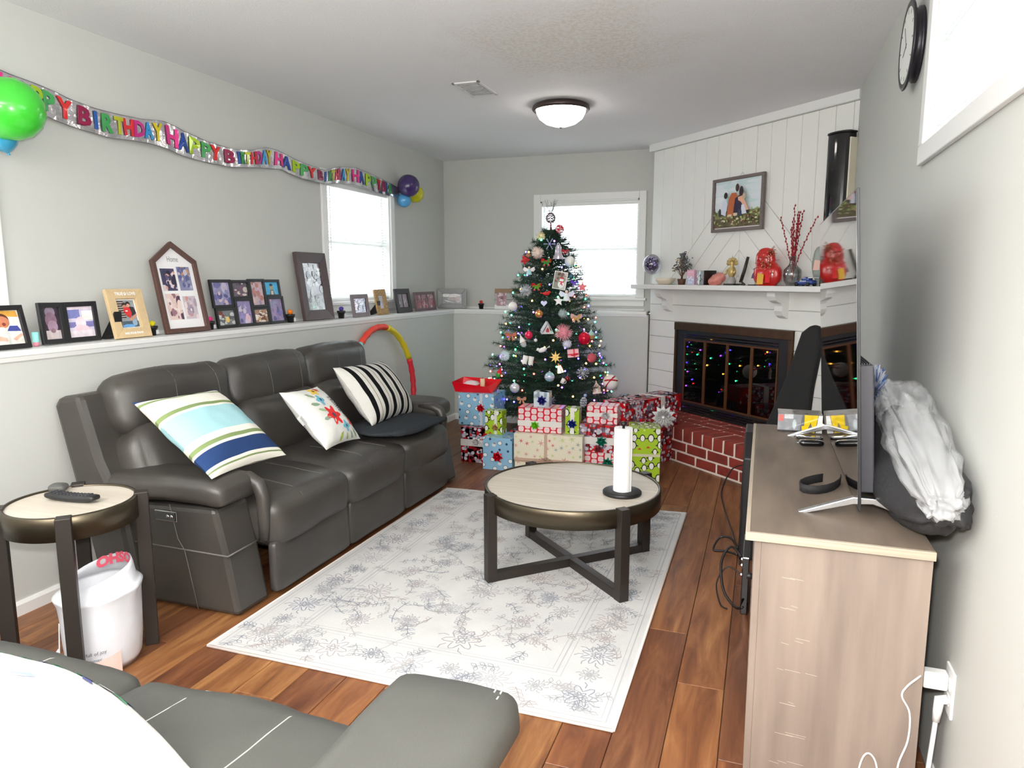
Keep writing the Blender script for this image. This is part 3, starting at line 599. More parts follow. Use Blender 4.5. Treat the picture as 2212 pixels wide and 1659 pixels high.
# ------------------------------------------------------------------ sofas
from mathutils.bvhtree import BVHTree
LEA = M('charcoal_leather', (66, 62, 57), .42, c2=(50, 47, 45), vs=3.5, contrast=.3, bump=.08, bs=240, spec=.55)
LEA2 = M('grey_leather', (80, 80, 75), .55, c2=(66, 66, 63), vs=4, contrast=.3, bump=.06, bs=300, spec=.4)
def wrinkle(p, k=0):
    n_ = noise.noise(Vector((p[0]*4.5+k, p[1]*4.5, p[2]*4.5))); return .007*n_+.004*noise.noise(Vector((p[0]*11, p[1]*11+k, p[2]*11)))
def build_sofa(root, MP, L, nseat, aw, mat, far_arm=True, stitch=(96, 92, 88), armz=.55, hx=.715, hz=.79, bt=.865, px=.45, roll=True, h0=.09):
    def P(lx, ly, z): return MP(lx, ly, z)
    def part(name, b, par=root, bev=0, m=mat, lab=None):
        b.v = [P(*v) for v in b.v]; return O(name, b, m, par, bev, recalc=True, label=lab)
    ST = M('leather_stitch_'+str(stitch), stitch, .7)
    def cush(name, x, y, z, size, rad, puff, rot=0, seg=10, seed=0, amp=1):
        b = B(); T_ = Matrix.Translation((x, y, z)) @ Matrix.Rotation(rot, 4, 'Y')
        b.soft(size, rad, puff, seg, T_, fn=lambda p, u, v, w_: Vector(p)+Vector((u, v, w_))*wrinkle((p.x+x, p.y+y, p.z+z), seed)*amp)
        bvh = BVHTree.FromPolygons([Vector(v) for v in b.v], b.f); return part(name, b), bvh, Vector((x, y, z))
    def seamline(par, bvh, c, y, t0, t1, n=12, rad_=.0016, m=None):
        pts = []
        for k in range(n+1):
            t_ = t0+(t1-t0)*k/n; d = Vector((-math.cos(t_), 0, math.sin(t_))); h = bvh.ray_cast(Vector((c.x, y, c.z))+d*.9, -d)
            if h[0] is not None: pts.append(h[0])
        if len(pts) > 3: b = B(); b.tube(pts, rad_, 5); part('seam', b, par, m=m or ST)
    b = B(); b.prism([(.70, .03), (.885, bt-.055), (.865, bt-.015), (.74, bt), (.66, .60), (.56, .40), (.5, .03)], -.02, L+.0 if far_arm else L, 'y'); part('back_shell', b, bev=.025)
    sides = [0, 1] if far_arm else [0]
    for s_ in sides:
        y0 = .0 if s_ == 0 else L-aw; y1 = y0+aw
        fr = (lambda z: .03+.1*z/.43)
        b = B(); b.prism([(.03, .012), (.075, .255), (.12, .44), (.74, .42), (.66, .012)], y0+.015, y1, 'y'); arm = part('arm', b, bev=.018)
        cy_ = (y0+y1)/2
        b = B(); T_ = Matrix.Translation((px, cy_, armz-.05)) @ Matrix.Rotation(.045, 4, 'Y')
        b.soft((.76, aw+.025, .105), .042, .006, 12, T_, fn=lambda p, u, v, w_: Vector(p)+Vector((u, v, w_))*wrinkle(p, s_*7)*.6+Vector((0, 0, -.02*max(0, -u)**3))); part('arm_pad', b, arm)
        yi = y1-.008 if s_ == 0 else y0+.008
        if roll: b = B(); b.tube([(.2, yi, armz-.03), (.1, yi, armz-.028), (.055, yi, armz-.05), (.036, yi, armz-.1), (.036, yi, armz-.2), (.04, yi, armz-.285)], [.02, .03, .03, .028, .026, .02], 10); part('arm_front_roll', b, arm)
        if s_ == 0:
            yo = y0+.0135
            b = B(); b.tube([(.066, yo, .257), (.7, yo, .262)], .0035, 5); b.tube([(.066, yo, .257), (.068, y1, .262)], .0035, 5)
            b.tube([(.34, yo, .44), (.31, yo, .3), (.28, yo, .257), (.23, yo, .014)], .0022, 5); part('seam', b, arm, m=ST)
    ws = (L-aw*(2 if far_arm else 1))/nseat
    for k in range(nseat):
        y0 = aw+k*ws; yc = y0+ws/2
        b = B(); b.soft((.05, ws-.012, .225), .02, .006, 8, TR(.02, yc, .14), fn=lambda p, u, v, w_: Vector(p)+Vector((-1, 0, 0))*wrinkle((p.x, p.y+yc*3, p.z), k)*.6); fp = part('footrest_panel', b)
        st, bv, c = cush('seat_cushion', .31, yc, .335, (.66, ws-.004, .215), .06, .02, -.05, 13, k*3+1)
        for f_ in (.34, .72): seamline(st, bv, c, y0+ws*f_, 1.9, .15, 16)
        hl = L-h0*2 if far_arm else L-h0; hw = hl/nseat; hc = h0+hw*(k+.5)
        cush('back_cushion', hx-.10, hc, hz-.25, (.20, hw-.006, .34), .075, .03, .30, 11, k*5+2)
        hd, bv, c = cush('headrest', hx, hc, hz, (.20, hw-.003, .275), .08, .008, .16, 12, k*7+3, 1.2)
        for f_ in (.42, .82): seamline(hd, bv, c, h0+hw*(k+f_), -.9, 1.7, 14)
sofa = thing('leather_sofa', 'dark charcoal leather three-seat reclining sofa along the left wall', 'sofa', (-1.86, 2.12, 0))
def msofa(lx, ly, z): return (-lx, ly, z)
build_sofa(sofa, msofa, 2.14, 3, .205, LEA)
b = B(); b.box((-.415, .008, .37), (-.305, .0145, .413)); sp_ = O('switch_plate', b, CHROME, sofa, bev=.002, label='chrome edged recliner switch plate')
b = B(); b.box((-.411, .0045, .374), (-.309, .0085, .409)); O('switch_face', b, BLACKG, sp_)
for x in (-.345, -.325): b = B(); b.cyl((x, .005, .392), (x, .0015, .392), .008, n=12); O('button', b, CHROME, sp_)
love = thing('leather_loveseat', 'grey leather loveseat seen from behind in the near left corner', 'sofa', (-.40, 1.145, .02))
def mlove(lx, ly, z): return (-ly, -lx*1.2, z)
build_sofa(love, mlove, 2.22, 3, .235, LEA2, False, (176, 174, 168), .552, hx=.665, hz=.70, bt=.78, px=.345, roll=False, h0=.262)
b = B()   # double top stitch on the loveseat arm
for y_ in (.022, .034):
    for k in range(46):
        x = .0+k*.0155; b.tube([mlove(x, y_, .556-.0007*k), mlove(x+.008, y_, .556-.0007*k)], .0016, 4)
O('top_stitch', b, M('white_thread', (226, 224, 216), .8), love, kind='stuff')
# ------------------------------------------------------------------ pillows
def pillow_surf(w, h, t):
    def f(u, v, s=-1):
        k = max(0, (1-abs(u)**2.6))**.62*max(0, (1-abs(v)**2.6))**.62
        x = w/2*u*(1-.07*(1-v*v)*u*u); z = h/2*v*(1-.07*(1-u*u)*v*v)
        return Vector((x, s*t/2*k+.004*noise.noise(Vector((u*3, v*3, s))), z))
    return f
def pillow(name, label, w, h, t, mw, colfn, mat=FABRIC, n=36, cat='pillow'):
    root = thing(name, label, cat); root.matrix_world = mw; f = pillow_surf(w, h, t); b = B()
    for s in (-1, 1):
        vs = [f(-1+2*i/n, -1+2*j/n, s) for j in range(n+1) for i in range(n+1)]; fs = []; cs = []
        for j in range(n):
            for i in range(n):
                q = [j*(n+1)+i, j*(n+1)+i+1, (j+1)*(n+1)+i+1, (j+1)*(n+1)+i]; fs.append(tuple(q if s < 0 else q[::-1])); cs.append(colfn(-1+2*(i+.5)/n, -1+2*(j+.5)/n, s))
        b.add(vs, fs, cs, None, True)
    O('cover', b, mat, root); return root, f
NAVY, SAGE, CREAM, AQUA = (38, 62, 106), (128, 146, 96), (240, 236, 224), (166, 210, 216)
def stripes(u, v, s):
    q = (1-v)/2     # 0 at the top
    for lim, c in ((.03, NAVY), (.055, CREAM), (.085, SAGE), (.27, CREAM), (.305, SAGE), (.335, CREAM), (.63, AQUA), (.70, CREAM), (.735, SAGE), (.77, CREAM), (.915, NAVY), (.94, CREAM), (.965, SAGE), (1.1, CREAM)):
        if q < lim: return c
def frame_mat(o, xa, za):
    xa = Vector(xa).normalized(); za = Vector(za); za = (za-xa*za.dot(xa)).normalized(); ya = za.cross(xa)
    return Matrix.Translation(o) @ Matrix((xa, ya, za)).transposed().to_4x4()
def quadmat(tl, tr, br, bl):
    tl, tr, br, bl = map(Vector, (tl, tr, br, bl)); c = (tl+tr+br+bl)/4; return frame_mat(c, (tr-tl)+(br-bl), (tl-bl)+(tr-br)), ((tr-tl).length+(br-bl).length)/2, ((tl-bl).length+(tr-br).length)/2
mw, pw, ph = quadmat((-2.33, 2.184, .812), (-2.36, 2.645, .845), (-1.99, 2.55, .532), (-1.99, 2.08, .60))
pillow('striped_pillow', 'large cream pillow with aqua, navy and green stripes on the sofa', pw*1.02, ph*1.02, .15, mw, stripes, n=72)
mw, pw, ph = quadmat((-2.27, 2.985, .765), (-2.30, 3.345, .72), (-2.05, 3.29, .49), (-2.02, 2.9, .49))
p2, f2 = pillow('floral_pillow', 'small white pillow printed with flowers and Home Sweet Home', pw*.98, ph*1.05, .13, mw, lambda u, v, s: (240, 240, 234))
b = B(); F = lambda u, v, e=.0016: f2(u, v)+Vector((0, -e, 0))
cu, cv = .36, -.02; PT = []
def wrapfan(pts, c, e): fanpoly(b, pts, lambda u, v: F(max(-.97, min(.97, u)), max(-.97, min(.97, v)), e), c)
def leaf(x, y, a, L_, c, e=.0018):
    wrapfan([(x, y), (x+L_*.35*math.cos(a+.45), y+L_*.35*math.sin(a+.45)), (x+L_*.75*math.cos(a+.22), y+L_*.75*math.sin(a+.22)), (x+L_*math.cos(a), y+L_*math.sin(a)), (x+L_*.75*math.cos(a-.22), y+L_*.75*math.sin(a-.22)), (x+L_*.35*math.cos(a-.45), y+L_*.35*math.sin(a-.45))], c, e)
for x, y, a, L_, c in ((-.2, .45, 2.5, .35, (150, 172, 140)), (-.25, .2, 2.9, .35, (140, 166, 136)), (-.2, -.05, 2.7, .3, (158, 186, 140)), (-.22, -.25, 3.2, .32, (150, 172, 150)), (.0, -.75, 3.9, .35, (170, 190, 90)), (.2, -.8, 4.6, .3, (160, 176, 110)), (.45, -.75, 4.9, .34, (150, 176, 140)), (.62, -.7, 5.2, .32, (150, 180, 150)), (.7, .55, .4, .3, (130, 180, 200)), (.85, .2, .2, .2, (200, 90, 70))): leaf(x, y, a, L_, c)
def bloom(x, y, s, c, cc, n=5):
    wrapfan([(x+s*(.8+.25*math.cos(n*t))*math.cos(t), y+s*(.8+.25*math.cos(n*t))*math.sin(t)) for t in [2*PI*i/(n*5) for i in range(n*5)]], c, .0026); wrapfan(ell(x, y, s*.25, s*.25, 8), cc, .0034)
bloom(.05, .72, .2, (240, 200, 60), (90, 70, 40)); bloom(.3, .78, .12, (214, 70, 50), (120, 30, 30)); bloom(-.08, .34, .2, (110, 190, 214), (40, 80, 100), 4); bloom(-.02, -.22, .34, (232, 34, 34), (90, 60, 90), 6)
bloom(.28, -.62, .18, (120, 190, 214), (50, 90, 110), 4); bloom(.66, -.5, .15, (222, 50, 40), (140, 30, 30)); bloom(.8, -.3, .12, (236, 190, 90), (160, 110, 40)); bloom(.86, .62, .12, (150, 196, 214), (60, 100, 120), 4)
for i, wd in enumerate(('Home', 'Sweet', 'Home')):
    put_text(b, wd, .25, lambda x, y, i=i: F(max(-.95, min(.95, .86-i*.21+y*.9)), max(-.97, min(.97, (-.2, -.12, .12)[i]-x*.92)), .005), (60, 60, 66), .004)
O('flower_print', b, PRINT, p2)
b = B(); b.box((-pw*.49-.001, -.014, -.02), (-pw*.49+.004, .014, .03)); O('tag_loop', b, WHITE, p2)
b = B(); k = pw*.49; b.add([(-k, -.012, .025), (-k, -.012, -.025), (-k-.05, -.03, -.05), (-k-.085, -.045, -.06), (-k-.05, -.03, .005), (-k-.085, -.045, -.005)], [(0, 1, 2, 4), (4, 2, 3, 5)]); o = O('care_tag', b, M('tag_cloth', (238, 238, 236), .8), p2, label='white cloth care tag'); d = o.modifiers.new('s', 'SOLIDIFY'); d.thickness = .001
def bw(u, v, s):
    q = (u+1)/2*6.1
    if q < .45: return (226, 224, 218)
    q = (q-.45) % 1
    if q < .38: return (22, 22, 24)
    return (160, 152, 130) if abs(q-.69) < .035 else (226, 224, 218)
mw, pw, ph = quadmat((-2.30, 3.47, .845), (-2.34, 4.07, .775), (-2.11, 4.13, .50), (-2.06, 3.45, .49))
pillow('knit_pillow', 'knitted pillow with black and off white stripes in the sofa corner', pw*.98, ph*1.02, .2, mw, bw, M('knit', vcol=True, rough=.95, bump=.5, bs=160, spec=.1), n=90)
# folded blanket
b = B(); b.soft((.36, .56, .035), .017, .01, 12, fn=lambda p, u, v, w_: (p.x+.05*v*abs(v), p.y, p.z+.012*math.sin(4*u+2*v)*.5+.008*noise.noise(Vector((u*2, v*3, 0))))); o = O('folded_blanket', b, M('charcoal_knit', (52, 56, 60), .95, bump=.5, bs=200, spec=.1)); o.location = (-2.01, 3.66, .482); o.rotation_euler = (0, .03, .12); tag(o, 'folded charcoal grey blanket lying under the knitted pillow', 'blanket')
# pillow on the loveseat
mw, pw, ph = quadmat((-.86, .50, .71), (-1.46, .51, .72), (-1.54, .93, .47), (-.92, .88, .46))
p4_, f4 = pillow('white_pillow', 'big white pillow with green and blue print on the near loveseat', pw*1.0, ph*1.0, .26, mw, lambda u, v, s: (226, 226, 222))
b = B(); F4 = lambda u, v, e=.002: f4(max(-.97, min(.97, u)), max(-.97, min(.97, v)))+Vector((0, -e, 0)); r = random.Random(5)
for i in range(44):
    q = i/43; u, v = .45-.95*q+r.gauss(0, .05), -.6+r.gauss(0, .09); c = r.choice([(84, 168, 120), (120, 196, 150), (88, 92, 150), (100, 106, 168), (84, 168, 120)])
    a = r.uniform(0, 6.3); fanpoly(b, [(u, v), (u+.09*math.cos(a+.4), v+.09*math.sin(a+.4)), (u+.14*math.cos(a), v+.14*math.sin(a)), (u+.09*math.cos(a-.4), v+.09*math.sin(a-.4))], lambda x, y: F4(x, y, .0022), c)
for u, v in ((-.1, -.62), (-.2, -.55), (-.35, -.6), (.05, -.66), (-.42, -.52)): fanpoly(b, ell(u, v, .06, .06, 10), lambda x, y: F4(x, y, .003), (250, 250, 248))
fanpoly(b, ell(-.28, -.66, .07, .05, 10), lambda x, y: F4(x, y, .0035), (226, 172, 90))
for u0, v0 in ((.62, .5), (.3, .35), (.0, .4), (-.35, .45)): fanpoly(b, [(u0, v0), (u0+.05, v0), (u0-.02, v0-.35), (u0-.07, v0-.35)], lambda x, y: F4(x, y, .002), (150, 164, 214))
O('leaf_print', b, PRINT, p4_)
# ------------------------------------------------------------------ round tables
TOPW = M('washed_oak', (206, 198, 184), .5, c2=(186, 176, 162), vs=2.4, contrast=.22, stretch=(1.2, 14, 1), bump=.05, bs=20, detail=6)
TBAND = M('bronze_band', (84, 76, 62), .34, .85, var=.12, vs=5); TLEG = M('dark_bronze_leg', (58, 52, 48), .45, .55)
def round_table(name, label, x, y, h, R_, lw, legr, cross):
    t = thing(name, label, 'table', (x, y, .009 if cross else 0)); h -= .009 if cross else 0
    b = B(); b.lathe([(.001, h-.006), (R_-.012, h-.006), (R_-.012, h-.02), (.001, h-.02)], 72, sm=False); O('tabletop', b, TOPW, t)
    b = B(); b.lathe([(R_-.012, h-.006), (R_-.012, h), (R_-.003, h), (R_, h-.003), (R_, h-.08), (R_-.012, h-.08), (R_-.012, h-.02)], 72); O('rim_band', b, TBAND, t)
    for k in range(4):
        a = PI/4+k*PI/2; T_ = Matrix.Rotation(a, 4, 'Z'); b = B(); b.box((legr, -lw/2, 0), (legr+lw, lw/2, h+.004), T=T_); b.box((legr-.02, -lw/2, h-.085), (legr, lw/2, h-.078), T=T_); O('leg', b, TLEG, t, bev=.002)
        if cross:
            b = B(); b.box((.0 if k % 2 == 0 else .02, -.02, .0), (legr, .02, .04), T=T_); O('stretcher', b, TLEG, t, bev=.002)
    return t
round_table('coffee_table', 'round coffee table with pale wood top on the rug', -.79, 3.08, .40, .402, .045, .388, True)
round_table('side_table', 'small round side table with pale wood top beside the sofa', -2.225, 1.735, .575, .205, .045, .192, False)
t = thing('paper_towel_holder', 'black paper towel stand on the coffee table', 'holder', (-.548, 3.022, .394))
b = B(); b.lathe([(.001, 0), (.083, 0), (.085, .003), (.085, .013), (.082, .016), (.001, .016)], 40); O('base', b, BLACK, t)
b = B(); b.cyl((0, 0, .016), (0, 0, .312), .006, n=10); b.lathe([(.006, .305), (.013, .309), (.014, .318), (.009, .324), (.001, .325)], 14); O('rod', b, BLACK, t)
b = B(); n = 40; pr = [(.0395*math.cos(2*PI*i/n)*(1+.02*(i/n)), .0395*math.sin(2*PI*i/n)*(1+.02*(i/n))) for i in range(n)]; inn = [(.02*math.cos(2*PI*i/n), .02*math.sin(2*PI*i/n)) for i in range(n)]
vs = [(x, y, z) for z in (.0, .28) for x, y in pr]+[(x, y, z) for z in (.0, .28) for x, y in inn]; fs = []
for i in range(n): j = (i+1) % n; fs += [(i, j, n+j, n+i), (2*n+j, 2*n+i, 3*n+i, 3*n+j), (n+i, n+j, 3*n+j, 3*n+i), (j, i, 2*n+i, 2*n+j)]
b.add(vs, fs, None, None, False); b.box((.037, -.012, 0), (.041, .0, .28)); o = O('paper_towel_roll', b, M('paper', (245, 245, 244), .9, bump=.1, bs=200)); o.location = (-.548, 3.022, .411); tag(o, 'white paper towel roll on the black stand', 'paper towels')
# remote on the side table
t = thing('remote_control', 'long black remote control lying on the side table', 'remote', (-2.225, 1.742, .570), (0, 0, .08))
b = B(); b.soft((.2, .048, .02), .009, .003, 9, TR(0, 0, .012), fn=lambda p, u, v, w_: (p.x, p.y*(1-.12*u), p.z+.006*(u*u))); O('body', b, BLACK, t)
b = B(); r = random.Random(1)
for i in range(11):
    for j in range(3): x, y = -.08+i*.015, (j-1)*.012; b.box((x-.004, y-.003, .021), (x+.004, y+.003, .0262+.006*(x/.1)**2))
O('keypad', b, M('rubber_key', (58, 58, 62), .6), t, kind='stuff')
b = B(); b.soft((.055, .045, .025), .01, .003, 7); o = O('small_remote', b, M('grey_plastic', (74, 74, 72), .5)); o.location = (-2.365, 1.80, .588); o.rotation_euler = (0, 0, .4); tag(o, 'small grey remote at the rim of the side table', 'remote')
# bag of rubbish under the side table
t = thing('trash_bag', 'white plastic bag lining a bin below the side table', 'bag', (-2.13, 1.735, 0))
b = B(); n = 40; rows = []
for k, (r0, z) in enumerate(((.105, .0), (.118, .03), (.122, .1), (.126, .18), (.13, .24), (.136, .262), (.138, .27), (.13, .278), (.118, .285), (.11, .31), (.104, .33))):
    for i in range(n):
        a = 2*PI*i/n; f = 1+(.03+.05*(.2 < z < .3))*noise.noise(Vector((math.cos(a)*2.2, math.sin(a)*2.2, z*7))); top = (.035*math.sin(a+.5) if k >= 9 else (.012*math.sin(a+.5) if k > 3 else 0)); rows.append((r0*f*math.cos(a), r0*f*math.sin(a), z+top))
m_ = 11
b.add(rows, [(k*n+i, k*n+(i+1) % n, (k+1)*n+(i+1) % n, (k+1)*n+i) for k in range(m_-1) for i in range(n)], None, None, True)
o = O('bag_film', b, M('white_plastic_film', (236, 238, 243), .35, transl=.15, bump=.25, bs=25), t); d = o.modifiers.new('s', 'SOLIDIFY'); d.thickness = .002
b = B(); rr = .131
def cyl_(x, y, R_=rr, a0=-1.55): a = a0+x/R_; return (R_*math.cos(a), R_*math.sin(a), y)
put_text(b, 'Always in full of joy', .017, lambda x, y: cyl_(x+.05, .085+y+.12*(x), .1285), (90, 92, 104)); put_text(b, 'Midsummer', .017, lambda x, y: cyl_(x+.06, .062+y+.12*x, .1275), (90, 92, 104))
O('bag_lettering', b, PRINT, t); b = B()
for k in range(14): x = -.01+k*.012; b.add([cyl_(x, .0, .1265), cyl_(x+.012, .0, .1265), cyl_(x+.012, .03+.05*(k+1)/14, .1275), cyl_(x, .03+.05*k/14, .1275)], [(0, 1, 2, 3)], (242, 196, 186))
O('pink_band', b, PRINT, t); b = B()
put_text(b, 'OHSOT', .05, lambda x, y: (lambda a: (.100*math.cos(a), .100*math.sin(a), .312+y+.035*math.sin(a+.5)))(1.62-x/.1), (226, 92, 112), .003)
O('red_lettering', b, PRINT, t)
b = B(); b.add([(-.10, -.085, .16), (-.125, -.075, .06), (-.145, -.1, .01), (-.12, -.12, .03), (-.1, -.125, .0), (-.085, -.105, .05)], [(0, 1, 5), (1, 2, 3, 5), (5, 3, 4)]); o = O('bag_tail', b, M('white_plastic_film', (236, 238, 243), .35), t); d = o.modifiers.new('s', 'SOLIDIFY'); d.thickness = .003
# hula hoop leaning on the wall
t = thing('hula_hoop', 'padded hula hoop in red, yellow and turquoise leaning behind the sofa', 'hoop', (-2.68, 4.72, .5), (0, 0, 0))
HC = [(226, 58, 44), (150, 214, 206), (226, 58, 44), (222, 200, 40), (208, 34, 44), (150, 214, 206), (222, 200, 40), (226, 58, 44)]
seg_ang = [(128, 78, (226, 62, 44)), (78, 24, (218, 196, 36)), (24, -22, (206, 34, 48)), (-22, -70, (150, 214, 206)), (-70, -120, (226, 62, 44)), (-120, -170, (218, 196, 36)), (190, 128, (150, 214, 206))]
for a0, a1, c in seg_ang:
    b = B(); pts = []
    for k in range(15):
        a = math.radians(a0+(a1-a0)*k/14); pts.append((.03-.06*(math.sin(a)*.5+.5), .46*math.cos(a), .475*math.sin(a)))
    b.tube(pts, [.0225+.0025*math.sin(k*2.1) for k in range(15)], 10); O('foam_section', b, M('foam_'+str(c), c, .55, bump=.15, bs=60), t)
# ------------------------------------------------------------------ frames on the ledge
def ledge_frame(name, label, y0, y1, h, lean, bw, d, mat, shapes, bg, x=-2.82, mat_border=0, mcol=(245, 245, 245), easel=False, slope=0, gloss=True, divide=1, group=None, rz=0, cat='picture frame'):
    w_ = y1-y0; t = thing(name, label, cat, (x, (y0+y1)/2, ZL+.001), (-math.radians(lean), 0, PI/2+rz), group)
    b = B(); frame_bars(b, w_, h, bw, d, slope=slope); O('frame', b, mat, t, bev=.0015)
    b = B(); b.box((-w_/2+bw*.6, -.004, bw*.6), (w_/2-bw*.6, -.001, h-bw*.6), mcol)
    iw = (w_-2*bw-2*mat_border); gap = .012 if divide > 1 else 0; pw_ = (iw-gap*(divide-1))/divide
    for k in range(divide):
        a = -iw/2+k*(pw_+gap); pic(b, a, bw+mat_border, a+pw_, h-bw-mat_border, -.0046, shapes[k] if divide > 1 else shapes, bg[k] if divide > 1 else bg)
    O('photo', b, PGLOSS if gloss else PRINT, t)
    if easel:
        b = B(); a = -w_/2+.02 if easel == 1 else 0; b.prism([(0, h*.55), (.095, .0), (.07, .0), (0, h*.1)], a-.01, a+.03, 'x'); o = O('easel_back', b, BLACK, t, recalc=True); o.rotation_euler = (math.radians(lean), 0, 0)
    return t
SKIN, PINKB, LAV = (196, 128, 96), (214, 176, 190), (150, 140, 176)
ledge_frame('baby_portrait', 'black frame at the ledge end with a photo of a sleeping baby', 1.90, 2.068, .175, 13, .019, .016, BLACK,
    [('r', 0, .7, .5, 1, (150, 150, 150)), ('p', [(.35, 1), (.95, .98), (.98, .8), (.6, .82)], (216, 160, 70)), ('e', .85, .6, .22, .2, (226, 226, 224)), ('e', .42, .72, .26, .2, (92, 52, 38)), ('e', .44, .66, .24, .18, SKIN), ('e', .5, .6, .06, .05, (140, 60, 50)), ('p', [(.55, .4), (.98, .38), (.9, .54), (.66, .55)], (66, 74, 150)), ('e', .4, .46, .12, .06, (240, 240, 240)), ('r', 0, 0, 1, .36, (226, 226, 218)), ('p', [(.2, .28), (.5, .2), (.5, .1), (.2, .12)], (226, 180, 160)), ('p', [(.66, .16), (.95, .32), (1, .26), (.75, .1)], (222, 176, 154)), ('r', .52, 0, .6, .4, (206, 208, 204))], (222, 222, 214), x=-2.80)
t = thing('lip_balm_tube', 'short tube with turquoise cap and pink base between two black frames', 'tube', (-2.845, 2.128, ZL+.001))
b = B(); b.lathe([(.001, 0), (.0115, 0), (.0125, .016), (.0115, .018)], 16); O('tube_base', b, M('pink_plastic', (232, 150, 168), .4), t)
b = B(); b.lathe([(.0135, .017), (.0135, .056), (.012, .059), (.001, .059)], 16); O('cap', b, M('turquoise_plastic', (150, 222, 218), .4), t)
# hinged double frame
t = thing('folding_frame', 'folding black double frame with two pale family photos', 'picture frame', (-2.862, 2.275, ZL+.001), (-math.radians(6), 0, PI/2))
for s_, w_, rz, shp, bg in ((-1, .135, .22, [('e', .5, .85, .3, .18, (150, 130, 150)), ('e', .5, .6, .34, .26, (142, 110, 130)), ('e', .55, .4, .3, .2, (170, 140, 160)), ('r', .0, 0, 1, .28, (214, 200, 200)), ('e', .55, .27, .15, .07, (150, 120, 130))], (60, 46, 60)),
                     (1, .158, -.12, [('r', .0, .62, .5, .9, (120, 124, 180)), ('r', .58, .55, 1, .85, (244, 240, 236)), ('r', 0, .32, 1, .5, (120, 116, 170)), ('e', .5, .45, .2, .22, (232, 214, 222)), ('e', .5, .28, .3, .12, (236, 200, 210)), ('r', 0, 0, 1, .22, (224, 212, 220)), ('r', 0, .9, 1, 1, (220, 206, 216))], (206, 198, 216))):
    b = B(); T_ = Matrix.Rotation(rz, 4, 'Z') @ Matrix.Translation((s_*w_/2, 0, 0)); b2 = B(); frame_bars(b2, w_, .176, .021, .014); b.add(b2.v, b2.f, None, T_); pn = O('frame_panel', b, BLACK, t, bev=.0015)
    b = B(); b2 = B(); pic(b2, -w_/2+.02, .02, w_/2-.02, .156, -.004, shp, bg); b.add(b2.v, b2.f, b2.c, T_); O('photo', b, PGLOSS, pn)
# TRUE LOVE frame
t = ledge_frame('pale_wood_frame', 'pale wooden frame lettered TRUE LOVE with a photo of two people in red and black', 2.482, 2.686, .232, 13, .046, .018, M('pale_birch', (208, 182, 140), .55, var=.08, vs=6, stretch=(6, 1, 6)),
    [('r', 0, 0, 1, 1, (150, 156, 160)), *[('r', 0, .35+.085*k, .4, .39+.085*k, (64, 44, 40)) for k in range(8)], *[('r', 0, .39+.085*k, .38, .415+.085*k, (196, 176, 158)) for k in range(7)], ('e', .62, .86, .13, .09, (36, 30, 32)), ('e', .4, .84, .13, .08, (60, 40, 38)), ('e', .62, .8, .1, .07, (214, 160, 136)), ('e', .4, .77, .11, .06, (190, 136, 112)), ('p', [(.7, .4), (.98, .5), (.9, .74), (.66, .76)], (44, 38, 44)), ('p', [(.28, .62), (.36, .74), (.66, .74), (.72, .5), (.6, .34), (.44, .4)], (206, 44, 46)), ('r', .4, .58, .52, .62, (250, 220, 220)), ('p', [(.5, .3), (.95, .48), (1, .42), (.6, .22)], (206, 150, 124)), ('r', .1, .0, 1, .22, (74, 92, 104)), ('e', .78, .16, .14, .12, (150, 172, 196)), ('e', .4, .04, .34, .07, (104, 166, 222))], (96, 84, 84), x=-2.815, mat_border=.006, easel=1)
b = B(); f = lambda z0, sx=1: (lambda x, y: (x*sx, -.0188, z0+y))
put_text(b, 'TRUE', .019, lambda x, y: (-.034+x, -.0188, .209+y), (250, 250, 248), .0006); put_text(b, 'LOVE', .019, lambda x, y: (.036+x, -.0188, .209+y), (250, 250, 248), .0006); put_text(b, 'HAS FOUR PAWS', .0135, lambda x, y: (x, -.0188, .021+y), (250, 250, 248), .0006)
fanpoly(b, ell(0, .206, .006, .0045, 10), lambda x, y: (x, -.0188, y), (250, 250, 248))
for x_, z_ in ((-.0065, .211), (-.002, .2145), (.003, .2145), (.0072, .2105)): fanpoly(b, ell(x_, z_, .0021, .0026, 8), lambda x, y: (x, -.0188, y), (250, 250, 248))
O('lettering', b, PRINT, t)
# pompom cactus pots
def pompot(label, x, y, z, colr, tagged=True, s=1):
    t = thing('pompom_pot', label, 'plant pot', (x, y, z), (0, 0, PI/2), 'little black pots with pompom cactus')
    b = B(); b.lathe([(.001, 0), (.017*s, 0), (.022*s, .034*s), (.0255*s, .034*s), (.0265*s, .046*s), (.024*s, .046*s), (.021*s, .038*s), (.001, .038*s)], 18); O('pot', b, BLACK, t)
    if tagged: b = B(); b.box((.003, -.0225*s, .006*s), (.019*s, -.0205*s, .026*s)); O('price_tag', b, M('tag_paper', (214, 214, 214), .6), t)
    b = B(); r = random.Random(sum(map(ord, label))); b.ball((0, 0, .058*s), .014*s, 10, 8)
    for _ in range(70):
        d = Vector((r.gauss(0, 1), r.gauss(0, 1), r.gauss(0, 1))).normalized(); p = Vector((0, 0, .058*s))+d*.012*s; e_ = d.orthogonal().normalized()*.0022*s; b.add([p-e_, p+e_, p+d*.006*s], [(0, 1, 2)])
    O('pompom', b, M('pompom_'+str(colr), colr, .9), t)
pompot('little black pot with a yellow pompom between pale frame and house frame', -2.86, 2.745, ZL+.001, (232, 220, 20))
pompot('little black pot with a pink pompom half hidden by the house frame', -2.885, 3.168, ZL+.001, (236, 60, 140))
pompot('little black pot with an orange pompom left of the large brown frame', -2.872, 3.865, ZL+.001, (236, 128, 30), True, 1.15)
pompot('little black pot with a purple pompom right of the large brown frame', -2.84, 4.405, ZL+.001, (84, 60, 160), True, 1.15)
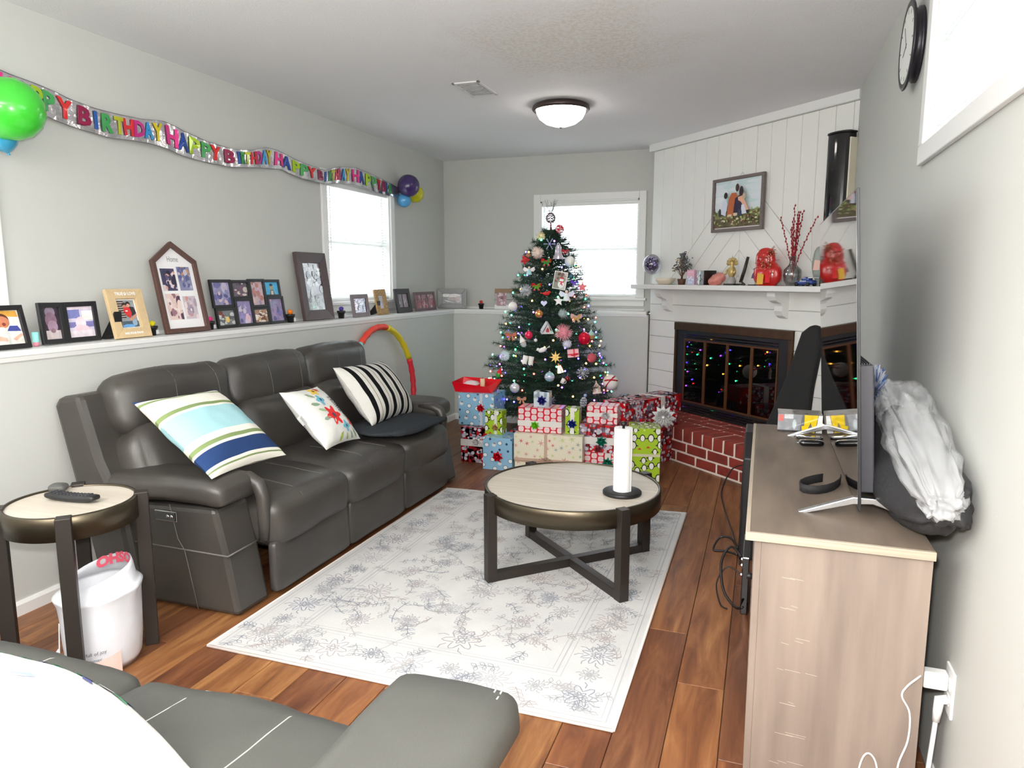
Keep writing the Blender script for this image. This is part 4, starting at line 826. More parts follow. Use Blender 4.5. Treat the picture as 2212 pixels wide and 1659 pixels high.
pompot('little black pot with a red pompom on the back ledge', -2.50, 6.24, ZL+.001, (214, 60, 56), False, 1.1)
# house-shaped frame
DBR = M('dark_walnut', (84, 58, 50), .5, var=.2, vs=10, stretch=(8, 1, 8))
t = thing('house_shaped_collage', 'tall house-shaped brown frame reading Home with four photos', 'picture frame', (-2.832, 2.945, ZL+.001), (-math.radians(11), 0, PI/2))
ol = [(-.15, 0), (.15, 0), (.15, .375), (0, .475), (-.15, .375)]
b = B(); inn = frame_bars(b, 0, 0, .024, .02, outline=ol); O('frame', b, DBR, t, bev=.0015)
b = B(); b.add([(x*1.02, -.004, z) for x, z in inn], [(0, 1, 2, 3, 4)], (244, 243, 244))
for (a, c, e_, g_), sd, pal, bg in (((-.098, .22, -.006, .335), 1, [(60, 56, 84), (90, 84, 120), (214, 160, 140), (226, 210, 214), (44, 40, 60)], (70, 66, 96)), ((.012, .22, .1, .345), 2, [(120, 122, 160), (150, 150, 180), (200, 190, 206), (196, 150, 90), (90, 96, 140)], (136, 138, 170)),
                                    ((-.098, .07, -.006, .205), 3, [(226, 196, 190), (236, 214, 206), (150, 110, 120), (90, 66, 84), (240, 226, 220)], (230, 206, 200)), ((.012, .07, .1, .19), 4, [(176, 160, 176), (226, 206, 210), (236, 220, 220), (150, 140, 160), (210, 150, 140)], (206, 192, 200))): pic(b, a, c, e_, g_, -.0046, blur_pic(sd, pal), bg)
put_text(b, 'Home', .04, lambda x, y: (x*.75+.05*y, -.0047, .383+y), (130, 130, 134)); O('photo_mat', b, PRINT, t)
# collage
t = thing('collage_frame', 'black collage frame of eight small photos with a blue portrait at the top', 'picture frame', (-2.885, 3.515, ZL+.001), (-math.radians(8), 0, PI/2))
cells = [(-.305, .115, -.135, .275, 5, [(214, 190, 200), (110, 110, 160), (140, 140, 180), (90, 90, 140), (190, 180, 206)], (150, 146, 184)), (-.145, .16, .015, .272, 6, [(120, 84, 110), (200, 190, 180), (74, 66, 80), (96, 92, 104), (222, 222, 214)], (104, 86, 100)),
         (.01, .105, .155, .278, 7, [(206, 190, 200), (226, 196, 190), (190, 130, 120), (170, 120, 120), (160, 150, 180)], (206, 180, 186)), (.145, .165, .305, .275, 0, None, (80, 178, 222)), (-.295, .0, -.13, .115, 8, [(206, 206, 206), (96, 100, 104), (226, 196, 120), (190, 200, 196), (120, 60, 50)], (120, 124, 126)),
         (-.135, .0, .02, .165, 9, [(150, 140, 190), (110, 100, 150), (206, 196, 214), (226, 190, 200), (96, 96, 140)], (146, 136, 178)), (.01, .0, .165, .11, 10, [(206, 170, 120), (226, 214, 200), (120, 80, 60), (84, 60, 60), (240, 230, 214)], (170, 140, 120)), (.16, .0, .315, .17, 11, [(170, 150, 186), (140, 130, 170), (206, 170, 200), (110, 110, 150), (150, 150, 184)], (150, 138, 172))]
for i, (a, c, e_, g_, sd, pal, bg) in enumerate(cells):
    b = B(); b2 = B(); frame_bars(b2, e_-a, g_-c, .016, .012+.002*(i % 3)); b.add([(x+(a+e_)/2, y, z+c) for x, y, z in b2.v], b2.f); cl = O('frame_cell', b, BLACK, t, bev=.001)
    b = B(); shp = blur_pic(sd, pal, 20) if pal else [('p', [(.3, 0), (.75, 0), (.62, .42), (.42, .42)], (120, 124, 120)), ('r', .45, 0, .6, .3, (216, 214, 206)), ('e', .5, .6, .13, .2, (176, 160, 120)), ('e', .5, .78, .12, .1, (30, 60, 90))]
    pic(b, a+.015, c+.015, e_-.015, g_-.015, -.004, shp, bg); O('photo', b, PGLOSS, cl)
# other frames
r = random.Random(9)
bwp = [('e', r.uniform(0, 1), r.uniform(.5, 1), r.uniform(.05, .18), r.uniform(.03, .09), r.choice([(150, 150, 150), (190, 190, 190), (110, 110, 112), (206, 206, 206), (80, 80, 84)])) for _ in range(40)]+[('r', 0, 0, 1, .5, (150, 150, 152))]+[('e', r.uniform(0, 1), r.uniform(.0, .5), r.uniform(.05, .15), r.uniform(.03, .08), r.choice([(130, 130, 130), (170, 170, 170), (110, 110, 112)])) for _ in range(26)]
ledge_frame('large_photo_frame', 'large dark brown frame with a black and white photo leaning beside the window', 3.985, 4.318, .455, 8, .068, .026, M('dark_brown_wood', (74, 58, 58), .5, var=.12, vs=9), bwp, (170, 170, 172), x=-2.862, slope=.008)
ledge_frame('grey_wood_frame', 'grey wooden frame with a purple toned photo in front of the window', 4.516, 4.745, .165, 8, .03, .014, M('weathered_grey_wood', (124, 112, 116), .6, var=.15, vs=12), blur_pic(21, [(96, 80, 120), (206, 190, 206), (60, 50, 80), (226, 206, 210), (130, 80, 160)], 24), (90, 80, 110), x=-2.815)
ledge_frame('woven_cane_frame', 'golden woven cane frame with a slim photo in front of the window', 4.868, 5.036, .198, 11, .05, .014, M('woven_cane', (186, 150, 92), .5, c2=(140, 106, 62), vs=70, contrast=.15, bump=.6, bs=110), [('r', 0, k*.13, 1, k*.13+.06, (226, 226, 236)) for k in range(8)], (170, 166, 186), x=-2.815, easel=1)
ledge_frame('black_twin_frame', 'black frame with two slim photos near the ledge corner', 5.196, 5.448, .198, 10, .04, .016, BLACK, [blur_pic(31, [(150, 140, 150), (196, 180, 190), (110, 100, 120), (170, 160, 170)], 16), blur_pic(32, [(150, 140, 150), (190, 176, 186), (120, 110, 130)], 16)], [(140, 130, 140), (150, 140, 150)], x=-2.822, divide=2, mat_border=.004, mcol=(30, 28, 30))
ledge_frame('mauve_triple_frame', 'dusky mauve frame with three photos nearest the ledge corner', 5.547, 5.945, .165, 8, .022, .016, M('mauve_wood', (104, 84, 90), .5), [blur_pic(k, [(190, 150, 160), (150, 100, 112), (206, 190, 196), (120, 84, 96), (176, 90, 100)], 16) for k in (41, 42, 43)], [(160, 120, 132)]*3, x=-2.835, divide=3, mcol=(80, 60, 70))
t = thing('silver_frame', 'silver grey frame with a bright photo in the ledge corner', 'picture frame', (-2.79, 6.225, ZL+.001), (-math.radians(6), 0, .1))
b = B(); frame_bars(b, .285, .185, .045, .022, slope=.004); O('frame', b, M('silver_paint', (150, 150, 150), .4, .3), t, bev=.003)
b = B(); pic(b, -.1, .04, .1, .145, -.006, [('e', .2, .8, .25, .15, (250, 250, 250)), ('e', .6, .75, .3, .2, (244, 240, 240)), ('e', .5, .5, .25, .15, (206, 190, 190)), ('e', .8, .45, .14, .3, (214, 196, 200)), ('p', [(.1, .4), (.6, .15), (.8, .1), (.2, .25)], (244, 244, 246))], (170, 170, 170)); O('photo', b, PGLOSS, t)
t = thing('plank_photo_board', 'small wooden plank board with a clipped photo on the back ledge', 'picture frame', (-2.225, 6.25, ZL+.001), (-.06, 0, 0))
TW = M('tan_plank', (150, 120, 92), .6, var=.15, vs=9, stretch=(1, 8, 8)); GWP = M('grey_plank', (176, 172, 168), .6, var=.1, vs=9, stretch=(1, 8, 8))
for k, (z0, z1, m_) in enumerate(((.0, .04, WHITE), (.043, .085, GWP), (.088, .145, GWP), (.148, .188, TW))): b = B(); b.box((-.14, -.014, z0), (.14, 0, z1)); O('plank', b, m_, t, bev=.002)
b = B(); pic(b, -.118, .03, -.025, .15, -.0145, blur_pic(51, [(170, 130, 140), (206, 180, 184), (140, 100, 112), (226, 206, 206)], 20), (176, 140, 150)); put_text(b, 'FAMILY', .026, lambda x, y: (.065+x, -.0148, .167+y), (216, 196, 170)); O('photo', b, PRINT, t)
# ------------------------------------------------------------------ birthday banner and balloons
LY = [2.154, 2.218, 2.282, 2.336, 2.414, 2.509, 2.569, 2.623, 2.686, 2.737, 2.794, 2.85, 2.908, 3.01, 3.091, 3.169, 3.253, 3.322, 3.421, 3.492, 3.528, 3.568, 3.621, 3.676, 3.728, 3.782, 3.884, 3.962, 4.049, 4.127, 4.209, 4.305, 4.371, 4.428, 4.474, 4.527, 4.564, 4.618, 4.669, 4.769, 4.847, 4.933, 5.022, 5.107, 5.195, 5.254, 5.307]
TP = [(2.05, 2.165), (2.138, 2.152), (2.222, 2.141), (2.311, 2.136), (2.415, 2.119), (2.527, 2.103), (2.648, 2.098), (2.806, 2.101), (2.965, 2.122), (3.102, 2.1), (3.267, 2.077), (3.447, 2.065), (3.605, 2.083), (3.755, 2.127), (3.888, 2.129), (4.101, 2.091), (4.362, 2.074), (4.567, 2.128), (4.785, 2.152), (5.054, 2.127), (5.349, 2.1), (5.46, 2.08)]
BT = [(2.05, 2.075), (2.129, 2.065), (2.221, 2.041), (2.299, 2.019), (2.426, 1.999), (2.54, 1.991), (2.637, 1.982), (2.796, 1.993), (2.938, 1.991), (3.091, 1.971), (3.257, 1.965), (3.439, 1.964), (3.597, 1.984), (3.745, 2.002), (3.903, 2.019), (4.093, 1.987), (4.356, 1.98), (4.56, 2.014), (4.778, 2.024), (5.047, 2.004), (5.344, 2.003), (5.46, 2.0)]
def bsurf(y, v, e=0):
    a = np.interp(y, *zip(*TP)); c = np.interp(y, *zip(*BT)); sl = np.interp(y+.06, *zip(*TP))-np.interp(y-.06, *zip(*TP))
    x = -2.912+.10*sl+.012*math.sin(y*9+1)*(1-.4*v)+.003*math.sin(y*47+v*3)+e
    return (max(x, XU+.006+e), y, c+(a-c)*v)
t = thing('birthday_banner', 'silver foil HAPPY BIRTHDAY banner in colourful letters draped along the left wall', 'banner')
b = B(); ny, nv = 200, 5
vs = [bsurf(2.05+3.41*i/ny, j/nv) for i in range(ny+1) for j in range(nv+1)]; b.add(vs, [(i*(nv+1)+j, (i+1)*(nv+1)+j, (i+1)*(nv+1)+j+1, i*(nv+1)+j+1) for i in range(ny) for j in range(nv)], None, None, False)
o = O('foil_strip', b, M('silver_mylar', (226, 224, 228), .2, .9, bump=.35, bs=26, var=.2, vs=7), t); d = o.modifiers.new('s', 'SOLIDIFY'); d.thickness = .0006; d.offset = -1
b = B()
for v_ in (.0, 1.0): b.tube([bsurf(2.05+3.41*i/90, v_, .0006) for i in range(91)], .0014, 4)
O('foil_hem', b, M('dark_hem', (150, 146, 150), .3, .8), t)
PH = 'HAPPYBIRTHDAY'; LC = [(232, 40, 140), (30, 70, 160), (170, 206, 20), (70, 166, 90), (226, 40, 40), (150, 24, 74), (24, 90, 176), (60, 156, 84), (184, 190, 30), (214, 40, 48), (190, 40, 130), (40, 150, 214), (214, 196, 20)]
for i, y in enumerate(LY):
    k = i % 13; dy = (LY[i+1]-y) if i+1 < len(LY) else .06; dl = (y-LY[i-1]) if i else .06; wd = min(.085, max(.034, min(dy, dl)*1.05))
    vv, ff = text2d(PH[k], .1, .004, 2); mxw = max(p[0] for p in vv)-min(p[0] for p in vv); sx = wd/max(mxw, .03) if PH[k] != 'I' else .9
    for nm, e_, cc, ex in (('letter', .0045, LC[k], 0),):
        b = B(); b.add([bsurf(y+p[0]*min(sx, 1.5), .5+p[1]/.108, e_) for p in vv], ff, cc); o = O(nm, b, M('letter_foil', vcol=True, rough=.3, coat=.5, metal=.2), t); d = o.modifiers.new('s', 'SOLIDIFY'); d.thickness = .0015; d.offset = 0
def balloon(label, p, r_, c, tilt=(0, 0, 0), grp='balloons at the banner ends', name='balloon'):
    t = thing(name, label, 'balloon', p, tilt, grp); m_ = M('latex_'+str(c), c, .22, coat=.4, transl=.15)
    b = B(); b.lathe([(.001, 1.0*r_), (.35*r_, .94*r_), (.7*r_, .72*r_), (.93*r_, .38*r_), (1.0*r_, .0), (.92*r_, -.4*r_), (.68*r_, -.78*r_), (.36*r_, -1.05*r_), (.12*r_, -1.18*r_), (.06*r_, -1.22*r_)], 28); O('skin', b, m_, t)
    b = B(); b.lathe([(.04*r_, -1.2*r_), (.09*r_, -1.23*r_), (.05*r_, -1.26*r_), (.13*r_, -1.34*r_), (.11*r_, -1.34*r_), (.02*r_, -1.25*r_)], 12); O('knot', b, m_, t)
balloon('large green balloon hiding the near end of the birthday banner', (-2.80, 2.085, 1.985), .118, (70, 206, 60), (-.5, .9, 0))
balloon('small blue balloon tucked under the green balloon', (-2.865, 2.085, 1.893), .058, (60, 160, 200), (.3, 0, 0))
balloon('dark purple balloon at the far end of the birthday banner', (-2.83, 5.46, 2.098), .092, (66, 46, 104), (1.9, 0, .2))
balloon('yellow balloon behind the purple balloon', (-2.87, 5.66, 2.055), .073, (214, 210, 20), (2.0, .4, 0))
balloon('light blue balloon below the purple balloon', (-2.88, 5.47, 1.983), .058, (90, 170, 226), (2.6, 0, 0))
# ------------------------------------------------------------------ christmas tree
TX, TY = -1.61, 5.5
RZ = [(.30, .57), (.45, .56), (1.15, .34), (1.6, .19), (1.75, .08), (1.9, .02)]
def rz(z): return float(np.interp(z, *zip(*RZ)))
tree = thing('christmas_tree', 'decorated artificial green Christmas tree in front of the back window', 'tree', (TX, TY, 0))
b = B(); b.cyl((0, 0, .06), (0, 0, 1.76), .022, .006, 10); O('trunk', b, M('brown_trunk', (70, 52, 40), .8), tree)
b = B()
for k in range(4): a = PI/4+k*PI/2; b.tube([(0, 0, .08), (.2*math.cos(a), .2*math.sin(a), .03), (.3*math.cos(a), .3*math.sin(a), .006)], .012, 6)
O('stand', b, M('green_metal', (30, 60, 44), .5), tree)
rs = np.random.RandomState(5); NV, NC = [], []; BRN = B()
nb = 620
for i in range(nb):
    q = (i+.5)/nb; z0 = .26+(1.74-.26)*q**1.25; a = i*2.399963+rs.uniform(-.2, .2); L_ = max(.05, rz(z0+.06)*rs.uniform(.78, 1.10)); up = .10+.25*q+rs.uniform(-.08, .08)
    sag = rs.uniform(.0, .12); m_ = 9; pts = []
    for k in range(m_): t_ = k/(m_-1); pts.append((L_*t_*math.cos(a), L_*t_*math.sin(a), z0-.04+L_*(up*t_-sag*t_*t_)))
    pts = np.array(pts)
    if i % 2 == 0: BRN.tube([tuple(p) for p in pts[::2]], .0035, 4)
    n = int(70+230*L_); t_ = rs.uniform(.12, 1, n)**.75; P0 = np.stack([np.interp(t_, np.linspace(0, 1, m_), pts[:, c]) for c in range(3)], 1)
    ax = np.array([math.cos(a), math.sin(a), up-sag]); ax /= np.linalg.norm(ax)
    side = np.array([-math.sin(a), math.cos(a), 0]); upv = np.cross(ax, side); ph = rs.uniform(0, 2*PI, n)
    # side twigs: spread the roots a little
    tw = (rs.uniform(-1, 1, n)*.05*(1-t_*.4))[:, None]*side; P0 = P0+tw
    d = ax*rs.uniform(.35, .9, n)[:, None]+side*np.cos(ph)[:, None]+upv*np.sin(ph)[:, None]; d /= np.linalg.norm(d, axis=1)[:, None]
    ln2 = rs.uniform(.028, .05, n)[:, None]; wv = np.cross(d, rs.normal(size=(n, 3))); wv /= np.linalg.norm(wv, axis=1)[:, None]
    NV.append(np.stack([P0-wv*.0017, P0+wv*.0017, P0+d*ln2], 1)); g_ = rs.uniform(.6, 1.25, n)
    c_ = np.array(ln((30, 58, 42))) if rs.uniform() < .8 else np.array(ln((58, 82, 62))); NC.append(np.concatenate([c_[None]*g_[:, None], np.ones((n, 1))], 1))
NV = np.concatenate(NV); NC = np.concatenate(NC); n = len(NV)
me = bpy.data.meshes.new('needles'); me.vertices.add(n*3); me.vertices.foreach_set('co', NV.reshape(-1)); me.loops.add(n*3); me.loops.foreach_set('vertex_index', np.arange(n*3, dtype=np.int32)); me.polygons.add(n)
me.polygons.foreach_set('loop_start', np.arange(0, n*3, 3, dtype=np.int32)); me.polygons.foreach_set('loop_total', np.full(n, 3, dtype=np.int32)); me.update()
at = me.color_attributes.new('Col', 'FLOAT_COLOR', 'CORNER'); at.data.foreach_set('color', np.repeat(NC, 3, 0).reshape(-1).astype(np.float32)); me.materials.append(M('tree_needle', vcol=True, rough=.6, spec=.3))
o = bpy.data.objects.new('foliage', me); col.objects.link(o); o.parent = tree; o['kind'] = 'stuff'
O('branch_wires', BRN, M('branch_green', (40, 52, 40), .8), tree, kind='stuff')
# light string
LT = thing('string_lights', 'string of small multicolour glowing bulbs wound round the Christmas tree', 'string lights', (TX, TY, 0))
BC = {'blue': (60, 50, 255), 'purple': (150, 60, 255), 'green': (40, 255, 150), 'red': (255, 50, 40), 'amber': (255, 176, 60)}
r = random.Random(31); wire = []; nl = 185
for i in range(nl):
    q = i/(nl-1); z = 1.74-1.38*math.sqrt(1-q*.995); a = -.3+i*.61+r.uniform(-.15, .15); rr = rz(z)*r.uniform(.86, .99); p = Vector((rr*math.cos(a), rr*math.sin(a), z+r.uniform(-.03, .03))); wire.append(p)
    k = r.choice(['blue', 'blue', 'purple', 'purple', 'green', 'red', 'amber', 'amber', 'green'])
    b = B(); b.ball(p, .0068, 8, 6); O('bulb', b, M('bulb_'+k, (230, 230, 230), .3, emit=26, ecol=BC[k]), LT)
b = B()
wp = []
for i in range(len(wire)-1):
    wp.append(wire[i]); m2 = (wire[i]+wire[i+1])/2; h = Vector((m2.x, m2.y, 0)); f_ = rz(m2.z)*.9/max(h.length, .01); wp.append(Vector((m2.x*min(f_, 1.6), m2.y*min(f_, 1.6), m2.z-.01)))
b.tube(wp, .0014, 4); O('light_wire', b, M('green_wire', (18, 40, 26), .6), LT)
# ------------------------------------------------------------------ ornaments
def om(c, **k): return M('orn_'+'_'.join(map(str, c))+''.join(sorted(k)), c, k.pop('rough', .25), **k)
SIL, WHT, RD = (206, 206, 216), (240, 240, 240), (206, 24, 44)
def loop(b, top): b.tube([(0, 0, top), (.0, 0, top+.012), (.004, .01, top+.02)], .0012, 4)
def orn(name, label, p, r_, rot=(0, 0, 0)):
    d = Vector((0-p[0], 0-p[1], 0)); a = math.atan2(d.y, d.x)+PI/2     # -y towards the room
    t = thing(name, label, 'ornament', (p[0], p[1], p[2]), (rot[0], rot[1], a+rot[2]), 'ornaments on the tree'); return t
def o_ball(label, p, r_, c, name='bauble', ribs=0, c2=None, mk=None):
    t = orn(name, label, p, r_); b = B(); m_ = mk or om(c, metal=.35, rough=.2)
    if ribs:
        n = ribs*4; vs = []; m2 = 12
        for i in range(m2+1):
            th = PI*i/m2
            for k in range(n): ph = 2*PI*k/n; rr = r_*math.sin(th)*(1-.06*(.5+.5*math.cos(ribs*ph)))+1e-4; vs.append((rr*math.cos(ph), rr*math.sin(ph), -r_*math.cos(th)))
        b.add(vs, [(i*n+k, i*n+(k+1) % n, (i+1)*n+(k+1) % n, (i+1)*n+k) for i in range(m2) for k in range(n)], None, None, True)
    else: b.ball((0, 0, 0), r_, 22, 14)
    O('body', b, m_, t)
    b = B(); b.cyl((0, 0, r_*.97), (0, 0, r_*1.15), r_*.2, n=10); loop(b, r_*1.12); O('cap', b, CHROME, t)
    if c2:
        b = B(); b.lathe([(r_*1.005*math.cos(a), r_*1.005*math.sin(a)) for a in (-.18, -.06, .06, .18)], 22); O('band', b, om(c2), t)
    return t
def o_pom(label, p, r_, cols, n=260, wd=.09, name='pompom_ornament', ln_=(.8, 1.1)):
    t = orn(name, label, p, r_); b = B(); b.ball((0, 0, 0), r_*.62, 10, 7, cols[0]); r = random.Random(int(p[2]*1e4))
    for _ in range(n):
        d = Vector((r.gauss(0, 1), r.gauss(0, 1), r.gauss(0, 1))).normalized(); e_ = d.orthogonal().normalized()*r_*wd; q = d*r_*r.uniform(*ln_); b.add([d*r_*.4-e_, d*r_*.4+e_, q+e_*.35, q-e_*.35], [(0, 1, 2, 3)], r.choice(cols))
    O('body', b, M('pom_fibre', vcol=True, rough=.5), t); return t
def o_flake(label, p, r_, c, n=8, name='snowflake_ornament', dbl=False):
    t = orn(name, label, p, r_); b = B()
    for k in range(n):
        a = 2*PI*k/n; q = Vector((math.cos(a), 0, math.sin(a))); s_ = Vector((-math.sin(a), 0, math.cos(a))); b.tube([q*0, q*r_], [r_*.05, r_*.035], 5)
        for f_ in (.55, .8):
            for g_ in (-1, 1): b.tube([q*r_*f_, q*r_*(f_+.17)+s_*g_*r_*.17], r_*.032, 4)
        b.ball(tuple(q*r_), r_*.085, 6, 4)
        if dbl:
            for f_ in (.3, .6, .9): b.tube([q*r_*.2, q*r_*f_+Vector((0, (-1)**k*r_*(1-f_)*.8-.01, 0))], r_*.04, 4)
    b.ball((0, 0, 0), r_*.17, 8, 6); loop(b, r_); O('body', b, om(c, metal=.5, rough=.25), t); return t
def o_bow(label, p, r_, c, c2=None, name='bow_ornament', rough=.35):
    t = orn(name, label, p, r_); b = B()
    for s_ in (-1, 1):
        pts = [(s_*r_*x, -r_*.25*y, r_*z) for x, y, z in ((.05, .3, 0), (.5, 1, .45), (.95, .6, .5), (1.0, 0, .05), (.8, .2, -.3), (.3, .8, -.1), (.05, .3, 0))]
        n = len(pts); b.add([(x, y-r_*.22, z) for x, y, z in pts]+[(x, y+r_*.22, z) for x, y, z in pts], [(i, i+1, n+i+1, n+i) for i in range(n-1)]); b.add([pts[0], pts[1], pts[2], pts[3], pts[4], pts[5]], [(0, 1, 2, 3, 4, 5)])
        b.add([(s_*r_*.05, -r_*.1, -.05*r_), (s_*r_*.3, -r_*.15, -.05*r_), (s_*r_*.7, -r_*.1, -1.0*r_), (s_*r_*.45, -r_*.12, -.85*r_), (s_*r_*.3, -r_*.1, -1.1*r_)], [(0, 1, 2, 3, 4)])
    b.ball((0, -r_*.15, 0), r_*.2, 8, 6); o = O('ribbon_loops', b, om(c, rough=rough), t); d = o.modifiers.new('s', 'SOLIDIFY'); d.thickness = .001
    if c2:
        b = B()
        for a in (-2.2, -1.2, -.3, .5, 3.4): L_ = r_*.95; q = Vector((math.cos(a), 0, math.sin(a))); s_ = Vector((-math.sin(a), 0, math.cos(a))); b.add([(0, -r_*.3, 0), tuple(q*L_*.5+s_*r_*.22+Vector((0, -r_*.4, 0))), tuple(q*L_+Vector((0, -r_*.25, 0))), tuple(q*L_*.5-s_*r_*.22+Vector((0, -r_*.4, 0)))], [(0, 1, 2, 3)])
        o = O('leaf', b, om(c2, rough=.3), t)
    return t
def o_star(label, p, r_, c, name='star_ornament', n=5, d_=.012, metal=0):
    t = orn(name, label, p, r_); b = B(); b.prism(star(0, 0, r_, r_*.45, n), -d_/2, d_/2, 'y'); O('body', b, om(c, rough=.35, metal=metal), t, bev=.002, recalc=True); return t
ORN = {}
for k, x, y, z, r_ in [('topper', -1.593, 5.430, 1.817, .0512), ('meshball', -1.514, 5.420, 1.712, .0309), ('poinsettia', -1.641, 5.336, 1.657, .0360), ('flake', -1.559, 5.297, 1.595, .0427), ('bell', -1.491, 5.303, 1.532, .0639), ('bow', -1.447, 5.343, 1.543, .0250), ('ribbed', -1.410, 5.344, 1.463, .0409), ('fluff', -1.646, 5.269, 1.529, .0498), ('plush', -1.747, 5.293, 1.486, .0539), ('angel', -1.702, 5.238, 1.396, .0426), ('leafbow', -1.569, 5.249, 1.465, .0388), ('card', -1.457, 5.241, 1.320, .0666), ('ball', -1.389, 5.309, 1.351, .0212), ('leafbow2', -1.626, 5.187, 1.282, .0385), ('ribbon', -1.364, 5.316, 1.306, .0283), ('star', -1.317, 5.377, 1.270, .0321), ('glitter', -1.711, 5.188, 1.246, .0493), ('bird', -1.545, 5.173, 1.223, .0313), ('angel2', -1.403, 5.234, 1.209, .0489), ('ball2', -1.820, 5.199, 1.122, .0355), ('star2', -1.451, 5.186, 1.168, .0312), ('heart', -1.555, 5.147, 1.151, .0243), ('goldball', -1.585, 5.118, 1.072, .0311), ('house', -1.513, 5.096, .968, .0583), ('pinkflake', -1.397, 5.130, .934, .0687), ('pom', -1.365, 5.120, .853, .0360), ('redball', -1.262, 5.232, .888, .0487), ('cup', -1.226, 5.304, .915, .0352), ('cbow', -1.804, 5.111, .908, .0385), ('gnome', -1.693, 5.060, .865, .0483), ('redball2', -1.649, 5.070, .915, .0310), ('pearl', -1.590, 5.057, .879, .0137), ('dove', -1.532, 5.043, .810, .0478), ('giftorn', -1.320, 5.129, .788, .0446), ('frost', -1.203, 5.235, .743, .0348), ('pom2', -1.844, 5.076, .750, .0420), ('boots', -1.636, 5.009, .726, .0547), ('star3', -1.434, 5.053, .757, .0442), ('lantern', -1.398, 5.041, .673, .0407), ('pompale', -1.414, 5.172, 1.076, .0380), ('pbow', -1.326, 5.235, 1.050, .0383), ('balls', -1.463, 4.998, .617, .0372), ('striped', -1.720, 4.957, .527, .0376), ('hatgnome', -1.880, 5.051, .620, .0420), ('redball3', -1.962, 5.077, .537, .0248), ('flake2', -1.909, 5.027, .507, .0350), ('cbow2', -1.654, 4.924, .452, .0339), ('flake3', -1.440, 4.949, .453, .0337), ('flake4', -1.244, 5.130, .638, .0446), ('bowball', -1.079, 5.356, .545, .0604), ('ginger', -1.150, 5.189, .523, .0450), ('pine', -1.220, 5.072, .439, .0443), ('mug', -1.368, 5.024, .587, .0237), ('redball4', -1.338, 5.043, .603, .0204)]: ORN[k] = ((x, y, z), r_)
def G(k): return ORN[k]
# tree topper: pine cone with silver sprigs
p, r_ = G('topper'); t = orn('tree_topper', 'dark pine cone with silver sprigs topping the tree', (TX+.005, TY-.02, 1.80), r_); b = B(); r = random.Random(7)
for k in range(70): a = k*2.4; h = k/70; q = .034*math.sin(PI*(.12+.86*h))**.7; d = Vector((math.cos(a), math.sin(a), .3)); b.ball((q*d.x, q*d.y, -.03+.075*h), .0085, 5, 4, (96, 78, 84) if k % 3 else (150, 136, 140), (1, 1, .5))
O('cone', b, M('cone_scale', vcol=True, rough=.6), t); b = B()
for k in range(16):
    a = r.uniform(0, 6.3); L_ = r.uniform(.05, .1); tip = Vector((math.cos(a)*L_*.55, math.sin(a)*L_*.4, .05+L_)); b.tube([(0, 0, .03), tip*.6, tip], .0016, 4)
    for _ in range(5): q = tip*r.uniform(.5, 1); b.tube([q, q+Vector((r.uniform(-.02, .02), r.uniform(-.01, .01), r.uniform(0, .02)))], .0012, 4)
O('sprig', b, om((170, 172, 168), metal=.4), t)
b = B(); b.tube([(0, 0, -.03), (.01, 0, -.12)], .006, 6); O('stem', b, om((176, 60, 90)), t)
p, r_ = G('meshball'); t = orn('mesh_ball', 'red and white woven mesh ball near the tree top', p, r_); b = B()
for k in range(9):
    A_ = Matrix.Rotation(k*.7, 4, 'Z') @ Matrix.Rotation(k*1.1, 4, 'X'); b.tube([A_ @ Vector((r_*math.cos(a), r_*math.sin(a), 0)) for a in [2*PI*i/20 for i in range(20)]], .0035, 5, True, c=[RD, (236, 210, 214)][k % 2])
O('hoops', b, M('ribbon_print', vcol=True, rough=.4), t)
p, r_ = G('poinsettia'); o_pom('cream tinsel flower near the tree top, left side', p, r_, [(236, 226, 180), (244, 238, 210), (210, 196, 140)], 90, .16, 'tinsel_flower')
p, r_ = G('flake'); o_flake('frosted lilac snowflake left of the silver bell', p, r_, (190, 194, 236), 6)
p, r_ = G('bell'); t = orn('bell_ornament', 'large silver bell near the top of the tree', p, r_); s_ = r_
b = B(); b.lathe([(.001, .85*s_), (.2*s_, .82*s_), (.36*s_, .6*s_), (.42*s_, .1*s_), (.48*s_, -.35*s_), (.68*s_, -.72*s_), (.72*s_, -.8*s_), (.66*s_, -.8*s_), (.44*s_, -.35*s_), (.38*s_, .1*s_), (.3*s_, .55*s_), (.001, .75*s_)], 28); O('bell_body', b, om((214, 206, 220), metal=.6, rough=.22), t)
b = B(); b.ball((0, 0, -.72*s_), .14*s_, 10, 8); b.cyl((0, 0, .7*s_), (0, 0, -.65*s_), .003, n=5); O('clapper', b, CHROME, t); b = B(); b.tube([(.12*s_*math.cos(a), 0, .95*s_+.12*s_*math.sin(a)) for a in [2*PI*i/12 for i in range(12)]], .003, 5, True); O('hanger', b, CHROME, t)
p, r_ = G('bow'); o_bow('tiny red and white bow right of the silver bell', p, r_, (196, 40, 56))
p, r_ = G('ribbed'); o_ball('white ribbed ball below the silver bell on the right', p, r_, (236, 238, 236), 'ribbed_ball', 12, mk=om((236, 238, 236), rough=.5))
p, r_ = G('fluff'); o_pom('fluffy pale peach ball beside the red plush figure', p, r_, [(240, 224, 214), (246, 238, 230), (230, 206, 194)], 320, .05)
